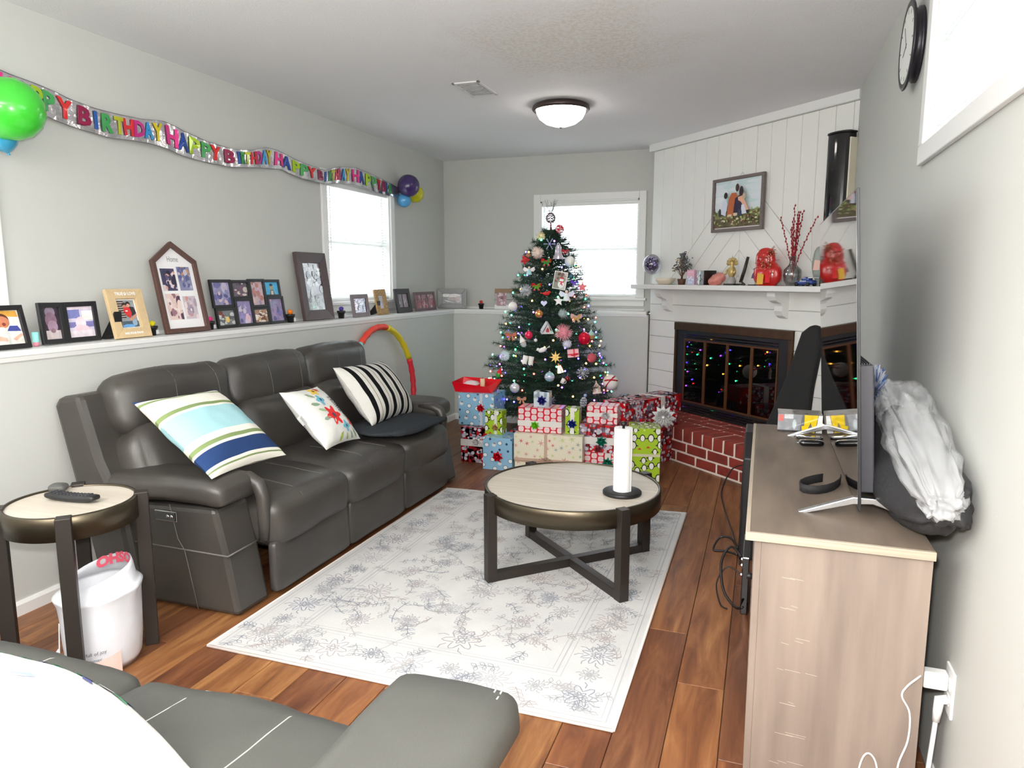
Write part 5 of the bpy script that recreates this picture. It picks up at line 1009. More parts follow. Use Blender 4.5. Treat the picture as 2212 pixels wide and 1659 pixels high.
# plush
def plush(t, s_, body, head, extra):
    b = B(); b.ball((0, 0, -.1*s_), .5*s_, 12, 9, sc_=(.9, .8, 1.15)); 
    for q in (-1, 1): b.ball((q*.45*s_, -.1*s_, .0), .2*s_, 8, 6, sc_=(1, 1, 1.4)); b.ball((q*.25*s_, -.2*s_, -.65*s_), .22*s_, 8, 6)
    O('body', b, om(body, rough=.9), t); b = B(); b.ball((0, -.05*s_, .6*s_), .36*s_, 12, 9)
    for q in (-1, 1): b.ball((q*.27*s_, 0, .85*s_), .13*s_, 8, 6)
    O('head', b, om(head, rough=.9), t); b = B(); b.tube([(.34*s_*math.cos(a), .3*s_*math.sin(a), .26*s_) for a in [2*PI*i/14 for i in range(14)]], .08*s_, 6, True); O('scarf', b, om(extra, rough=.9), t)
p, r_ = G('plush'); plush(orn('plush_bear', 'plush brown bear in a red coat hanging on the left side of the tree', p, r_, (0, .6, 0)), r_*.9, (190, 44, 46), (170, 116, 84), (70, 50, 60))
def angel(t, s_, dress, wing):
    b = B(); b.lathe([(.55*s_, -.75*s_), (.4*s_, -.3*s_), (.18*s_, .2*s_), (.12*s_, .3*s_), (.001, .32*s_)], 18); O('dress', b, om(dress, rough=.6), t); b = B(); b.ball((0, 0, .5*s_), .22*s_, 10, 8); O('head', b, om((236, 206, 186), rough=.6), t)
    b = B()
    for q in (-1, 1): b.add([(q*.1*s_, .12*s_, .25*s_), (q*.9*s_, .2*s_, .65*s_), (q*1.1*s_, .2*s_, .2*s_), (q*.8*s_, .2*s_, -.2*s_), (q*.3*s_, .15*s_, -.15*s_)], [(0, 1, 2, 3, 4)])
    o = O('wing', b, om(wing, rough=.4), t); d = o.modifiers.new('s', 'SOLIDIFY'); d.thickness = .002
p, r_ = G('angel'); angel(orn('angel_ornament', 'angel with turquoise dress on the upper left of the tree', p, r_), r_, (170, 214, 216), (236, 226, 230))
p, r_ = G('angel2'); angel(orn('angel_ornament', 'white angel with silver wings on the upper right of the tree', p, r_), r_*1.1, (232, 234, 240), (216, 214, 236))
p, r_ = G('leafbow'); o_bow('red bow with green leaves below the silver bell', p, r_, (206, 30, 34), (50, 150, 60))
p, r_ = G('leafbow2'); o_bow('red bow with green leaves left of the snowman card', p, r_, (196, 34, 36), (90, 160, 40))
p, r_ = G('card'); t = orn('picture_card', 'white picture card with a red and white snowman hung near the tree top', p, r_, (0, .17, 0)); s_ = r_
b = B(); b.box((-.75*s_, -.004, -1.0*s_), (.75*s_, .004, 1.0*s_), (238, 238, 234)); r = random.Random(5)
pic(b, -.68*s_, -.93*s_, .68*s_, .93*s_, -.0042, [('r', 0, 0, .5, 1, (150, 152, 140)), *[('e', r.uniform(.05, .95), r.uniform(.45, .95), .12, .09, r.choice([(120, 96, 90), (160, 150, 140), (206, 196, 190), (90, 70, 66)])) for _ in range(18)], ('e', .62, .28, .26, .22, (244, 244, 244)), ('e', .62, .52, .17, .14, (250, 250, 250)), ('p', [(.5, .22), (.6, .4), (.66, .4), (.78, .2), (.68, .24), (.62, .3)], (206, 30, 40)), ('r', .45, .4, .8, .46, (210, 40, 46)), ('e', .62, .66, .18, .05, (190, 50, 54))], (206, 206, 200)); O('card_board', b, PRINT, t)
b = B(); b.tube([(-.5*s_, 0, .95*s_), (0, 0, 1.35*s_), (.5*s_, 0, .95*s_)], .002, 4); O('hanging_string', b, om((120, 110, 100)), t)
p, r_ = G('ball'); o_ball('small teal bauble beside the snowman card', p, r_, (60, 96, 110))
p, r_ = G('ribbon'); o_bow('purple glittering ribbon bow at the right edge of the tree', p, r_, (96, 60, 196))
p, r_ = G('star'); o_star('red five-pointed star at the right edge of the tree', p, r_*1.25, (200, 44, 60))
p, r_ = G('glitter'); o_pom('silver tinsel ball at the left edge of the tree', p, r_, [(170, 176, 180), (214, 218, 222), (120, 130, 136), (236, 238, 240)], 280, .05, 'tinsel_ball')
def bird(t, s_, c, c2):
    b = B(); b.ball((0, 0, 0), .5*s_, 12, 9, sc_=(1.5, .75, .8)); b.ball((.65*s_, 0, .3*s_), .28*s_, 10, 8); b.add([(-.6*s_, 0, 0), (-1.3*s_, .1*s_, .3*s_), (-1.3*s_, -.1*s_, .0)], [(0, 1, 2)]); O('body', b, om(c, rough=.5), t)
    b = B(); b.cyl((.85*s_, 0, .28*s_), (1.1*s_, 0, .24*s_), .07*s_, .01*s_, 6); O('beak', b, om(c2), t); b = B(); b.ball((-.1*s_, -.34*s_, .12*s_), .3*s_, 8, 6, sc_=(1.3, .3, .8)); O('wing', b, om(tuple(int(v*.85) for v in c), rough=.5), t)
p, r_ = G('bird'); bird(orn('bird_ornament', 'bright red bird in the upper middle of the tree', p, r_), r_*1.1, (220, 30, 30), (230, 170, 60))
p, r_ = G('dove'); bird(orn('bird_ornament', 'plain white dove in the middle of the tree', p, r_, (0, .35, PI)), r_*.95, (240, 240, 238), (236, 226, 200))
p, r_ = G('ball2'); o_ball('cream white bauble at the left edge of the tree', p, r_, (236, 232, 222), mk=om((236, 232, 222), rough=.4))
p, r_ = G('star2'); o_star('white five-pointed star left of the white angel', p, r_*1.3, (236, 236, 234))
p, r_ = G('heart'); t = orn('heart_ornament', 'small lilac heart in the upper middle of the tree', p, r_); b = B()
b.prism([(r_*.062*16*math.sin(a)**3, r_*.062*(13*math.cos(a)-5*math.cos(2*a)-2*math.cos(3*a)-math.cos(4*a))) for a in [2*PI*i/24 for i in range(24)]], -.008, .008, 'y'); O('body', b, om((196, 196, 240), rough=.3), t, bev=.003, recalc=True); b = B(); loop(b, r_*.6); O('hanger', b, CHROME, t)
p, r_ = G('goldball'); o_ball('copper gold faceted ball above the house ornament', p, r_, (214, 144, 84), 'faceted_ball', 8, mk=om((214, 144, 84), metal=.6, rough=.25))
p, r_ = G('house'); t = orn('house_ornament', 'white house ornament with a red window in the middle of the tree', p, r_, (.25, 0, .2)); s_ = r_
b = B(); b.box((-.8*s_, -.5*s_, -.62*s_), (.8*s_, .5*s_, -.5*s_)); b.prism([(-.5*s_, -.5*s_), (.5*s_, -.5*s_), (0, .7*s_)], -.35*s_, .4*s_, 'y'); O('house_walls', b, om((226, 222, 222), rough=.6), t, bev=.001, recalc=True)
b = B()
for q in (-1, 1): b.add([(q*.06*s_, -.45*s_, .8*s_), (q*.72*s_, -.45*s_, -.38*s_), (q*.72*s_, .45*s_, -.38*s_), (q*.06*s_, .45*s_, .8*s_)], [(0, 1, 2, 3)])
o = O('roof', b, om((206, 206, 208), rough=.5), t); d = o.modifiers.new('s', 'SOLIDIFY'); d.thickness = .004; b = B(); b.prism([(-.2*s_, -.42*s_), (.2*s_, -.42*s_), (.2*s_, -.1*s_), (0, .25*s_), (-.2*s_, -.1*s_)], -.37*s_, -.355*s_, 'y'); O('red_window', b, om((176, 60, 70), rough=.6), t, recalc=True)
p, r_ = G('pinkflake'); o_pom('large pink tinsel snowflake in the middle of the tree', p, r_, [(226, 140, 156), (240, 190, 200), (206, 96, 120), (246, 214, 220)], 320, .035, 'tinsel_burst', (.7, 1.1))
p, r_ = G('pom'); o_pom('white pompom under the pink tinsel snowflake', p, r_, [(226, 228, 244), (240, 240, 246)], 320, .05)
p, r_ = G('redball'); o_ball('large glossy red ball on the right side of the tree', p, r_, (214, 20, 56), 'ribbed_red_ball', 6)
p, r_ = G('cup'); t = orn('cupcake_ornament', 'turquoise and gold cupcake ornament right of the red ball', p, r_); b = B(); b.lathe([(.001, 1.1*r_), (.15*r_, .95*r_), (.3*r_, .6*r_), (.62*r_, .2*r_), (.8*r_, -.2*r_), (.001, -.22*r_)], 14); O('icing', b, om((176, 220, 206), rough=.5), t); b = B(); b.lathe([(.7*r_, -.2*r_), (.5*r_, -1.0*r_), (.001, -1.0*r_)], 14); O('cup', b, om((214, 170, 96), rough=.5), t)
p, r_ = G('cbow'); o_bow('copper glitter bow at the left edge of the tree', p, r_*1.1, (206, 120, 96), name='copper_bow')
def gnome(t, s_, hat, beard, tip=True):
    b = B(); b.lathe([(.001, 1.25*s_), (.1*s_, 1.0*s_), (.34*s_, .4*s_), (.52*s_, .05*s_), (.56*s_, -.02*s_), (.001, -.02*s_)], 16); O('hat', b, om(hat, rough=.85), t); b = B(); b.lathe([(.001, .1*s_), (.42*s_, .02*s_), (.5*s_, -.35*s_), (.36*s_, -.8*s_), (.001, -.95*s_)], 16); O('beard', b, om(beard, rough=.9), t); b = B(); b.ball((0, -.5*s_, -.05*s_), .13*s_, 8, 6); O('nose', b, om((236, 180, 156), rough=.6), t)
    if tip: b = B(); b.ball((0, 0, 1.28*s_), .14*s_, 8, 6); O('hat_tip', b, om((240, 240, 240), rough=.9), t)
p, r_ = G('gnome'); gnome(orn('gnome_ornament', 'gnome with white hat and silver beard left of the white dove', p, r_, (0, -.35, 0)), r_*.95, (238, 236, 234), (190, 192, 196))
p, r_ = G('hatgnome'); gnome(orn('gnome_ornament', 'gnome with a red hat and green coat on the lower left of the tree', p, r_, (0, .4, 0)), r_*.95, (214, 30, 44), (60, 150, 66))
p, r_ = G('redball2'); o_ball('pink red bauble beside the white hatted gnome', p, r_, (230, 50, 90))
p, r_ = G('pearl'); o_ball('tiny white pearl bauble above the white dove', p, r_, (236, 232, 230))
p, r_ = G('giftorn'); t = orn('parcel_ornament', 'pink parcel with a red bow on the right side of the tree', p, r_, (0, -.1, 0)); s_ = r_
b = B(); b.box((-.95*s_, -.4*s_, -.75*s_), (.95*s_, .4*s_, .6*s_)); O('parcel', b, om((236, 176, 184), rough=.5), t, bev=.003); b = B(); b.box((-.97*s_, -.42*s_, -.35*s_), (.97*s_, .42*s_, -.12*s_)); b.box((.05*s_, -.42*s_, -.77*s_), (.3*s_, .42*s_, .62*s_)); O('ribbon', b, om((206, 20, 50), rough=.4), t); b = B(); b.ball((-.1*s_, -.5*s_, -.3*s_), .24*s_, 8, 6, sc_=(1.4, .4, .8)); b.ball((.42*s_, -.5*s_, -.25*s_), .24*s_, 8, 6, sc_=(1.4, .4, .8)); O('bow', b, om((206, 20, 50), rough=.4), t)
p, r_ = G('frost'); o_ball('frosted dusky red ball on the lower right of the tree', p, r_, (190, 80, 90), 'frosted_ball', mk=om((196, 84, 96), rough=.75, bump=.5, bs=90))
p, r_ = G('pom2'); o_pom('white pompom at the lower left edge of the tree', p, r_, [(220, 222, 238), (240, 240, 246)], 340, .05)
p, r_ = G('boots'); t = orn('boots_ornament', 'pair of white felt boots with black soles on the left of the tree', p, r_, (0, .2, .3)); s_ = r_
for q in (-1, 1):
    b = B(); b.tube([(q*.4*s_, 0, .7*s_), (q*.42*s_, 0, .1*s_), (q*.45*s_, -.05*s_, -.3*s_), (q*.45*s_, -.45*s_, -.5*s_)], [.38*s_, .36*s_, .36*s_, .24*s_], 12); bt = O('boot', b, om((240, 236, 232), rough=.9), t); b = B(); b.tube([(q*.42*s_, .1*s_, -.55*s_), (q*.45*s_, -.5*s_, -.68*s_)], [.34*s_, .26*s_], 10); O('sole', b, BLACK, bt)
p, r_ = G('star3'); o_star('gold eight-pointed star above the lit lantern', p, r_*1.1, (206, 170, 100), n=8, metal=.6)
p, r_ = G('lantern'); t = orn('lantern_ornament', 'small gold lantern with a glowing cream shade low on the tree', p, r_, (0, -.25, 0)); s_ = r_
b = B(); b.lathe([(.001, .75*s_), (.3*s_, .7*s_), (.62*s_, -.7*s_), (.001, -.75*s_)], 10); O('shade', b, M('lantern_glow', (255, 236, 206), .5, emit=1.6, ecol=(255, 222, 170)), t); b = B(); b.lathe([(.001, 1.1*s_), (.1*s_, 1.0*s_), (.36*s_, .7*s_), (.3*s_, .66*s_)], 10)
for k in range(5): a = k*2*PI/5; b.tube([(.33*s_*math.cos(a), .33*s_*math.sin(a), .72*s_), (.65*s_*math.cos(a), .65*s_*math.sin(a), -.7*s_)], .06*s_, 5)
O('lantern_frame', b, om((190, 150, 90), metal=.6), t)
p, r_ = G('pompale'); o_pom('pale silver tinsel pom in the upper middle of the tree', p, r_, [(170, 184, 186), (206, 214, 216), (130, 146, 150)], 240, .05, 'tinsel_ball')
p, r_ = G('pbow'); o_bow('pale pink and gold bow on the upper right of the tree', p, r_*1.15, (230, 190, 196), (206, 170, 110), name='pink_bow')
p, r_ = G('balls'); o_ball('pearly turquoise and silver ball low in the tree', p, r_, (176, 206, 220), 'pearl_ball', c2=(206, 200, 226))
p, r_ = G('striped'); o_ball('white ball with silver swirl ribs on the lower left', p, r_, (222, 220, 230), 'swirl_ball', 7)
p, r_ = G('redball3'); o_ball('dark red bauble at the lower left edge of the tree', p, r_, (120, 20, 26))
p, r_ = G('redball4'); o_ball('small dark red bauble beside the tiny mug', p, r_, (110, 24, 28))
p, r_ = G('flake2'); o_flake('small grey silver snowflake on the lower left', p, r_, (196, 200, 200), 8)
p, r_ = G('cbow2'); o_bow('rose copper bow hanging over the red and white present', p, r_, (206, 150, 126), name='copper_bow')
p, r_ = G('flake3'); o_flake('lilac silver snowflake beside the light blue present', p, r_, (186, 180, 214), 10)
p, r_ = G('flake4'); o_flake('large silver snowflake on the lower right of the tree', p, r_, (210, 208, 220), 10)
p, r_ = G('bowball'); t = orn('bow_ball', 'big white felt ball with a red bow at the lower right edge', p, r_); b = B(); b.ball((0, 0, 0), r_, 24, 16); O('body', b, om((236, 234, 230), rough=.85), t)
b = B(); s_ = r_
for sx, sz, ex, ez in ((0, .45, -.75, .3), (0, .45, .85, .3), (-.05, .4, -.6, -.5), (.0, .4, .5, .85)): q0, q1 = Vector((sx*s_, -.93*s_, sz*s_)), Vector((ex*s_, -math.sqrt(max(.05, 1.05-ex*ex-ez*ez))*s_, ez*s_)); b.tube([q0, (q0+q1)/2*1.06, q1], [.09*s_, .12*s_, .1*s_], 6)
b.ball((0, -.98*s_, .45*s_), .14*s_, 8, 6); O('bow', b, om((186, 16, 36), rough=.4), t)
p, r_ = G('ginger'); t = orn('gingerbread_house', 'pale pink iced gingerbread house low on the right of the tree', p, r_, (0, -.12, 0)); s_ = r_
b = B(); b.prism([(-.62*s_, -.8*s_), (.62*s_, -.8*s_), (.62*s_, .1*s_), (.3*s_, .55*s_), (.12*s_, .8*s_), (.1*s_, 1.2*s_), (-.1*s_, 1.2*s_), (-.12*s_, .8*s_), (-.3*s_, .55*s_), (-.62*s_, .1*s_)], -.15*s_, .15*s_, 'y'); O('biscuit', b, om((222, 190, 176), rough=.7), t, bev=.003, recalc=True)
b = B(); b.tube([(-.75*s_, -.1*s_, -.85*s_), (.75*s_, -.1*s_, -.85*s_)], .13*s_, 8); b.tube([(-.66*s_, -.17*s_, .1*s_), (0, -.17*s_, .85*s_), (.66*s_, -.17*s_, .1*s_)], .06*s_, 6); b.box((-.2*s_, -.17*s_, -.7*s_), (.2*s_, -.15*s_, -.1*s_)); O('icing', b, om((240, 236, 232), rough=.6), t)
p, r_ = G('pine'); t = orn('pinecone_ornament', 'frosted pine cone with a pale blue ball above the right presents', p, r_, (0, .15, 0)); b = B()
for k in range(80): a = k*2.4; h = k/80; q = .5*r_*math.sin(PI*(.1+.85*h))**.7; b.ball((q*math.cos(a), q*math.sin(a), r_*(-1.0+1.6*h)), .16*r_, 5, 4, (150, 156, 170) if k % 3 else (226, 230, 236), (1, 1, .5))
O('cone', b, M('cone_scale', vcol=True, rough=.6), t); b = B(); b.ball((.1*r_, 0, .95*r_), .28*r_, 12, 8); O('blue_ball', b, om((150, 180, 214), rough=.4), t)
p, r_ = G('mug'); t = orn('mug_ornament', 'tiny white mug ornament low in the middle of the tree', p, r_, (0, .5, 0)); b = B(); b.lathe([(.001, -.8*r_), (.6*r_, -.8*r_), (.65*r_, .8*r_), (.55*r_, .8*r_), (.5*r_, -.65*r_), (.001, -.65*r_)], 14); b.tube([(.6*r_, 0, .5*r_), (1.05*r_, 0, .3*r_), (1.05*r_, 0, -.3*r_), (.6*r_, 0, -.5*r_)], .1*r_, 6); O('mug_body', b, om((236, 232, 226), rough=.5), t)
# ------------------------------------------------------------------ presents
def gift_bow(t, p, r_, c, n=14):
    b = B(); x, y, z = p; r = random.Random(int(abs(x*1000)+abs(z*1000)))
    for k in range(n):
        ring = k % 2; a = k*2*PI/n+(.2 if ring else 0); L_ = r_*(1 if ring else .72); q = Vector((math.cos(a), 0, math.sin(a))); s_ = Vector((-math.sin(a), 0, math.cos(a)))*r_*.17; ty = -r_*.18 if ring else -r_*.5
        P0 = Vector((x, y-.001, z)); b.add([P0-s_*.5, P0+s_*.5, P0+q*L_*.6+s_+Vector((0, ty-r_*.3, 0)), P0+q*L_+Vector((0, ty, 0)), P0+q*L_*.6-s_+Vector((0, ty-r_*.3, 0))], [(0, 1, 2, 3, 4)])
        b.add([P0+q*L_+Vector((0, ty, 0)), P0+q*L_*.6+s_, P0+q*r_*.1, P0+q*L_*.6-s_], [(0, 1, 2, 3)])
    b.ball((x, y-r_*.45, z), r_*.16, 8, 6); o = O('bow', b, M('bow_'+str(c), c, .25, coat=.6, metal=.25), t); d = o.modifiers.new('s', 'SOLIDIFY'); d.thickness = .0008
def shapes_on(b, w_, h, fx, kind, seed):
    """printed motifs on one face of a parcel; fx maps face coordinates and lift to 3d"""
    r = random.Random(seed); cl = lambda q, lim: max(.001, min(lim-.001, q))
    def put(pts, c, e=1): 
        pts = [(cl(u, w_), cl(v, h)) for u, v in pts]
        if max(p[0] for p in pts)-min(p[0] for p in pts) > .002 and max(p[1] for p in pts)-min(p[1] for p in pts) > .002: fanpoly(b, pts, lambda u, v: fx(u, v, e*.00025), c)
    if kind == 'oval':
        dx, dy = .046, .042; 
        for i in range(-1, int(w_/dx)+2):
            for j in range(-1, int(h/dy)+2):
                cx, cy_ = i*dx+dx*.5, j*dy+dy*.5+(dy/2 if i % 2 else 0)
                if -.015 < cx < w_+.015 and -.015 < cy_ < h+.015: put([(cx+.019*math.copysign(abs(math.cos(a))**.6, math.cos(a)), cy_+.0185*math.copysign(abs(math.sin(a))**.6, math.sin(a))) for a in [2*PI*k/16 for k in range(16)]], (242, 214, 218), 1); put(ell(cx, cy_, .0125, .0135, 12), (226, 206, 208), 2)
    elif kind in ('blue', 'green'):
        pts = []
        for _ in range(300):
            x, y = r.uniform(0, w_), r.uniform(0, h)
            if all(math.hypot(x-a, y-c) > .047 for a, c in pts): pts.append((x, y))
        for x, y in pts:
            k = r.random()
            if kind == 'green':
                if k < .72: s_ = r.uniform(.9, 1.3); put(ell(x, y, .017*s_, .023*s_, 14), (30, 34, 26), 1); put(ell(x, y-.002, .0125*s_, .0185*s_, 14), (236, 236, 228), 2); put([(x-.028*s_, y-.004), (x-.014*s_, y+.006), (x-.016*s_, y-.008)], (30, 34, 26), 1); put([(x+.028*s_, y-.004), (x+.014*s_, y+.006), (x+.016*s_, y-.008)], (30, 34, 26), 1)
                elif k < .86: put(star(x, y, .01, .004, 6), (216, 226, 120), 1)
                else: put([(x-.015, y), (x, y+.014), (x+.015, y)], (190, 50, 40), 1)
            else:
                if k < .5: put(ell(x, y, .0175, .0155, 14), (50, 66, 90), 1); put(ell(x, y, .0145, .0128, 14), (240, 242, 244), 2)
                elif k < .75: put([(x-.011, y), (x, y+.011), (x+.011, y), (x, y-.011)], (36, 66, 100), 1)
                else: put(ell(x, y, .015, .013, 10), (226, 230, 232), 1); put([(x-.006, y+.008), (x+.014, y+.006), (x+.004, y+.02)], (150, 110, 96), 2)
    elif kind == 'snow':
        pts = []
        for _ in range(400):
            x, y = r.uniform(.01, w_-.01), r.uniform(.01, h-.01); s_ = r.choice([.03, .022, .018])
            if all(math.hypot(x-a, y-c) > (s_+d)*.95 for a, c, d in pts): pts.append((x, y, s_))
        for x, y, s_ in pts:
            c = r.choice([(206, 110, 110), (150, 170, 150), (206, 212, 150), (160, 176, 170), (214, 160, 150), (196, 206, 140)]); put(ell(x, y, s_*.32, s_*.32, 6), c, 2)
            for k in range(6): a = k*PI/3+.3; put([(x+s_*.15*math.cos(a+1.2), y+s_*.15*math.sin(a+1.2)), (x+s_*math.cos(a), y+s_*math.sin(a)), (x+s_*.15*math.cos(a-1.2), y+s_*.15*math.sin(a-1.2))], c, 1)
    elif kind == 'red':
        for _ in range(int(w_*h*2600)):
            x, y = r.uniform(0, w_), r.uniform(0, h); k = r.random(); s_ = r.uniform(.7, 1.3)
            if k < .3: put([(x-.02*s_, y-.014*s_), (x+.02*s_, y-.014*s_), (x+.02*s_, y+.014*s_), (x-.02*s_, y+.014*s_)], r.choice([(136, 130, 150), (170, 166, 182), (110, 30, 40)]), 1)
            elif k < .6: put(ell(x, y, .011*s_, .01*s_, 10), (214, 208, 220), 2)
            elif k < .8: put(ell(x, y, .016*s_, .013*s_, 10), (150, 20, 28), 1)
            else: put([(x-.004, y-.03), (x+.004, y-.03), (x+.004, y+.03), (x-.004, y+.03)], (110, 24, 32), 1)
    elif kind == 'pale':
        for _ in range(14): x, y = r.uniform(0, w_), r.uniform(0, h); put(ell(x, y, r.uniform(.01, .03), r.uniform(.01, .03), 10), r.choice([(226, 232, 238), (190, 212, 226), (206, 222, 234)]), 1)
BASE = {'oval': (196, 26, 44), 'blue': (140, 186, 216), 'green': (158, 192, 40), 'snow': (232, 226, 204), 'red': (196, 22, 30), 'pale': (206, 220, 230)}
def present(name, label, x0, x1, y0, y1, z0, z1, kind, rib=None, bow=None, rot=0, seed=0, ribc=(232, 228, 224), tex=True):
    w_, d_, h = x1-x0, y1-y0, z1-z0; t = thing(name, label, 'present', ((x0+x1)/2, (y0+y1)/2, z0+.0006), (0, 0, rot), 'wrapped presents under the tree'); b = B()
    b.box((-w_/2, -d_/2, 0), (w_/2, d_/2, h), BASE[kind])
    shapes_on(b, w_, h, lambda u, v, e: (-w_/2+u, -d_/2-e, v), kind, seed); shapes_on(b, d_, h, lambda u, v, e: (w_/2+e, -d_/2+u, v), kind, seed+1); shapes_on(b, w_, d_, lambda u, v, e: (-w_/2+u, -d_/2+v, h+e), kind, seed+2); shapes_on(b, d_, h, lambda u, v, e: (-w_/2-e, -d_/2+u, v), kind, seed+3)
    O('wrapping', b, WRAP, t); e = .0012
    if rib:
        b = B()
        for ax, pos, wd in rib:
            if ax == 'h': b.box((-w_/2-e, -d_/2-e, pos*h-wd/2), (w_/2+e, d_/2+e, pos*h+wd/2))
            else: b.box((-w_/2+pos*w_-wd/2, -d_/2-e, -0.0), (-w_/2+pos*w_+wd/2, d_/2+e, h+e))
        O('ribbon', b, M('gift_ribbon_'+str(ribc), ribc, .35, coat=.3), t)
    if bow: u, v, r_, c = bow; gift_bow(t, (-w_/2+u*w_, -d_/2-.002, v*h), r_, c)
    return t
GRN, TEAL, RDB, NVY, WB_ = (120, 206, 30), (20, 120, 96), (206, 14, 34), (40, 40, 130), (222, 220, 222)
present('present', 'low red present with a white ribbon at the bottom left beside the sofa', -2.05, -1.845, 4.70, 4.98, 0, .26, 'red', [('h', .56, .05)], (.62, .62, .035, WB_), .0, 1)
present('present', 'tall light blue penguin present with a red bow behind the sofa arm', -2.10, -1.82, 4.78, 5.02, .2612, .497, 'blue', [('v', .64, .02)], (.64, .56, .035, RDB), 0, 5, (206, 206, 212))
present('present', 'small upright green penguin present left of the tree', -1.845, -1.715, 4.665, 4.76, .231, .40, 'green', [('v', .62, .02)], (.62, .3, .03, (190, 150, 90)), 0, 8, (226, 226, 216))
present('present', 'light blue penguin present with a red bow in the front row', -1.822, -1.605, 4.56, 4.78, 0, .23, 'blue', None, (.52, .43, .042, RDB), .02, 10)
present('present', 'small red present half hidden under the tree on the left', -1.70, -1.58, 4.80, 4.95, 0, .235, 'red', None, None, 0, 12)
present('present', 'wide cream snowflake present at the bottom of the middle stack', -1.60, -1.225, 4.60, 4.86, 0, .085, 'snow', [('h', .86, .016)], None, .05, 15, (206, 176, 150))
t = present('present', 'large cream snowflake present tied with patterned ribbon in the middle', -1.60, -1.12, 4.58, 4.86, .086, .272, 'snow', [('v', .47, .022), ('h', .05, .014)], None, .07, 18, (196, 166, 146))
b = B(); r = random.Random(2)
for k in range(16): a = k*2*PI/16; pa = [Vector((-.015, -.142, .0)), Vector((-.015+.05*math.cos(a), -.175, .0+.045*math.sin(a)*.8)), Vector((-.015+.075*math.cos(a+.3), -.16, -.02+.055*math.sin(a+.3)*.7)), Vector((-.015+.03*math.cos(a+.6), -.15, 0.0+.03*math.sin(a+.6)))]; b.tube(pa, .0035, 5)
O('twine_bow', b, M('candy_twine', (206, 176, 156), .6), t)
present('present', 'red and white oval-patterned present with a lime bow on the cream present', -1.585, -1.275, 4.63, 4.80, .2745, .447, 'oval', [('h', .36, .04)], (.4, .3, .034, GRN), .06, 20)
present('present', 'small pale blue present with a navy bow on top of the oval-patterned one', -1.485, -1.375, 4.68, 4.76, .448, .552, 'pale', None, (.55, .45, .038, NVY), .05, 24)
present('present', 'slim green present with a navy bow standing on the cream present', -1.25, -1.155, 4.66, 4.75, .2745, .455, 'green', [('v', .5, .028)], (.52, .4, .036, (30, 50, 140)), .05, 27, (236, 236, 226))
present('present', 'red and white oval-patterned present with a teal bow at the bottom right', -1.125, -.86, 4.70, 4.92, 0, .152, 'oval', [('v', .62, .04)], (.62, .55, .042, TEAL), .05, 30)
present('present', 'wide red snowman present with a white ribbon and teal bow in the right stack', -1.16, -.79, 4.69, 4.94, .153, .345, 'red', [('h', .42, .05)], (.42, .42, .042, TEAL), .05, 33)
present('present', 'small red and white oval-patterned present with a white bow topping the right stack', -1.115, -.905, 4.72, 4.86, .3465, .472, 'oval', [('h', .5, .026)], (.62, .5, .034, WB_), .05, 36)
t = present('present', 'long red snowman present with white ribbons lying towards the fireplace', -.90, -.70, 4.86, 5.52, .347, .475, 'red', None, None, -.5, 40)
b = B(); b.box((-.103, .08, -.001), (.103, .125, .130)); O('ribbon', b, M('gift_ribbon_(232, 228, 224)', (232, 228, 224), .35), t)
present('present', 'dark red snowman present standing under the long red one', -.905, -.64, 5.0, 5.40, 0, .345, 'red', None, None, -.5, 44)
t = present('present', 'tall green penguin present with shiny ribbon at the right end', -.815, -.615, 4.60, 4.82, 0, .36, 'green', [('h', .5, .018)], None, .22, 50, (206, 200, 170))
b = B()
for k in range(9): a = k*.8; b.tube([(.095, .02, .30-.02*k), (.108+.012*math.sin(a), .0+.03*math.cos(a), .26-.02*k), (.102, .03*math.sin(a*1.7), .2-.015*k)], .004, 5)
for x in (-.05, .03, .07): b.tube([(x, -.112, .362), (x+.02, .0, .364), (x-.02, .11, .362)], .003, 5)
O('curled_ribbon', b, M('gold_ribbon', (206, 198, 166), .25, .6), t)
t2 = thing('gift_bow', 'large silver white gift bow on the right presents near the hearth', 'gift bow', (-.605, 4.86, .40)); gift_bow(t2, (0, 0, 0), .085, (226, 224, 224), 22); gift_bow(t2, (.005, .02, -.01), .07, (226, 224, 224), 16)
t = thing('red_gift_bag', 'open red bag with a white candle and tissue on the left presents', 'gift bag', (-2.0, 4.91, .4985), (0, 0, .1))
b = B(); b.add([(-.15, -.08, 0), (.13, -.08, 0), (.13, .08, 0), (-.15, .08, 0), (-.17, -.1, .075), (.1, -.1, .045), (.17, .08, .08), (-.14, .1, .09)], [(0, 3, 2, 1), (0, 1, 5, 4), (1, 2, 6, 5), (2, 3, 7, 6), (3, 0, 4, 7)]); o = O('bag_sides', b, M('red_paper', (214, 14, 32), .3, coat=.3), t); d = o.modifiers.new('s', 'SOLIDIFY'); d.thickness = .002
b = B(); b.cyl((.045, -.02, .01), (.045, -.02, .095), .018, n=14); O('candle', b, M('wax', (226, 196, 160), .5), t); b = B(); b.cyl((.045, -.02, .095), (.045, -.02, .108), .002, n=6); O('wick', b, BLACK, t); b = B(); b.soft((.1, .08, .03), .015, .01, 6, TR(-.04, -.02, .055)); O('tissue', b, M('tissue', (240, 226, 226), .8, transl=.2), t)
t = thing('snow_globe', 'small clear globe on a black base behind the right presents', 'snow globe', (-.985, 5.55, .345))
b = B(); b.lathe([(.001, -.345), (.07, -.345), (.068, -.0), (.052, .0), (.05, .028), (.001, .028)], 20); O('base', b, BLACK, t); b = B(); b.ball((0, 0, .045), .042, 16, 10); O('dome', b, glass_thin('globe_glass', (235, 240, 240), .2, .02), t); b = B(); b.ball((0, 0, .035), .02, 8, 6); O('snow_figure', b, WHITE, t)
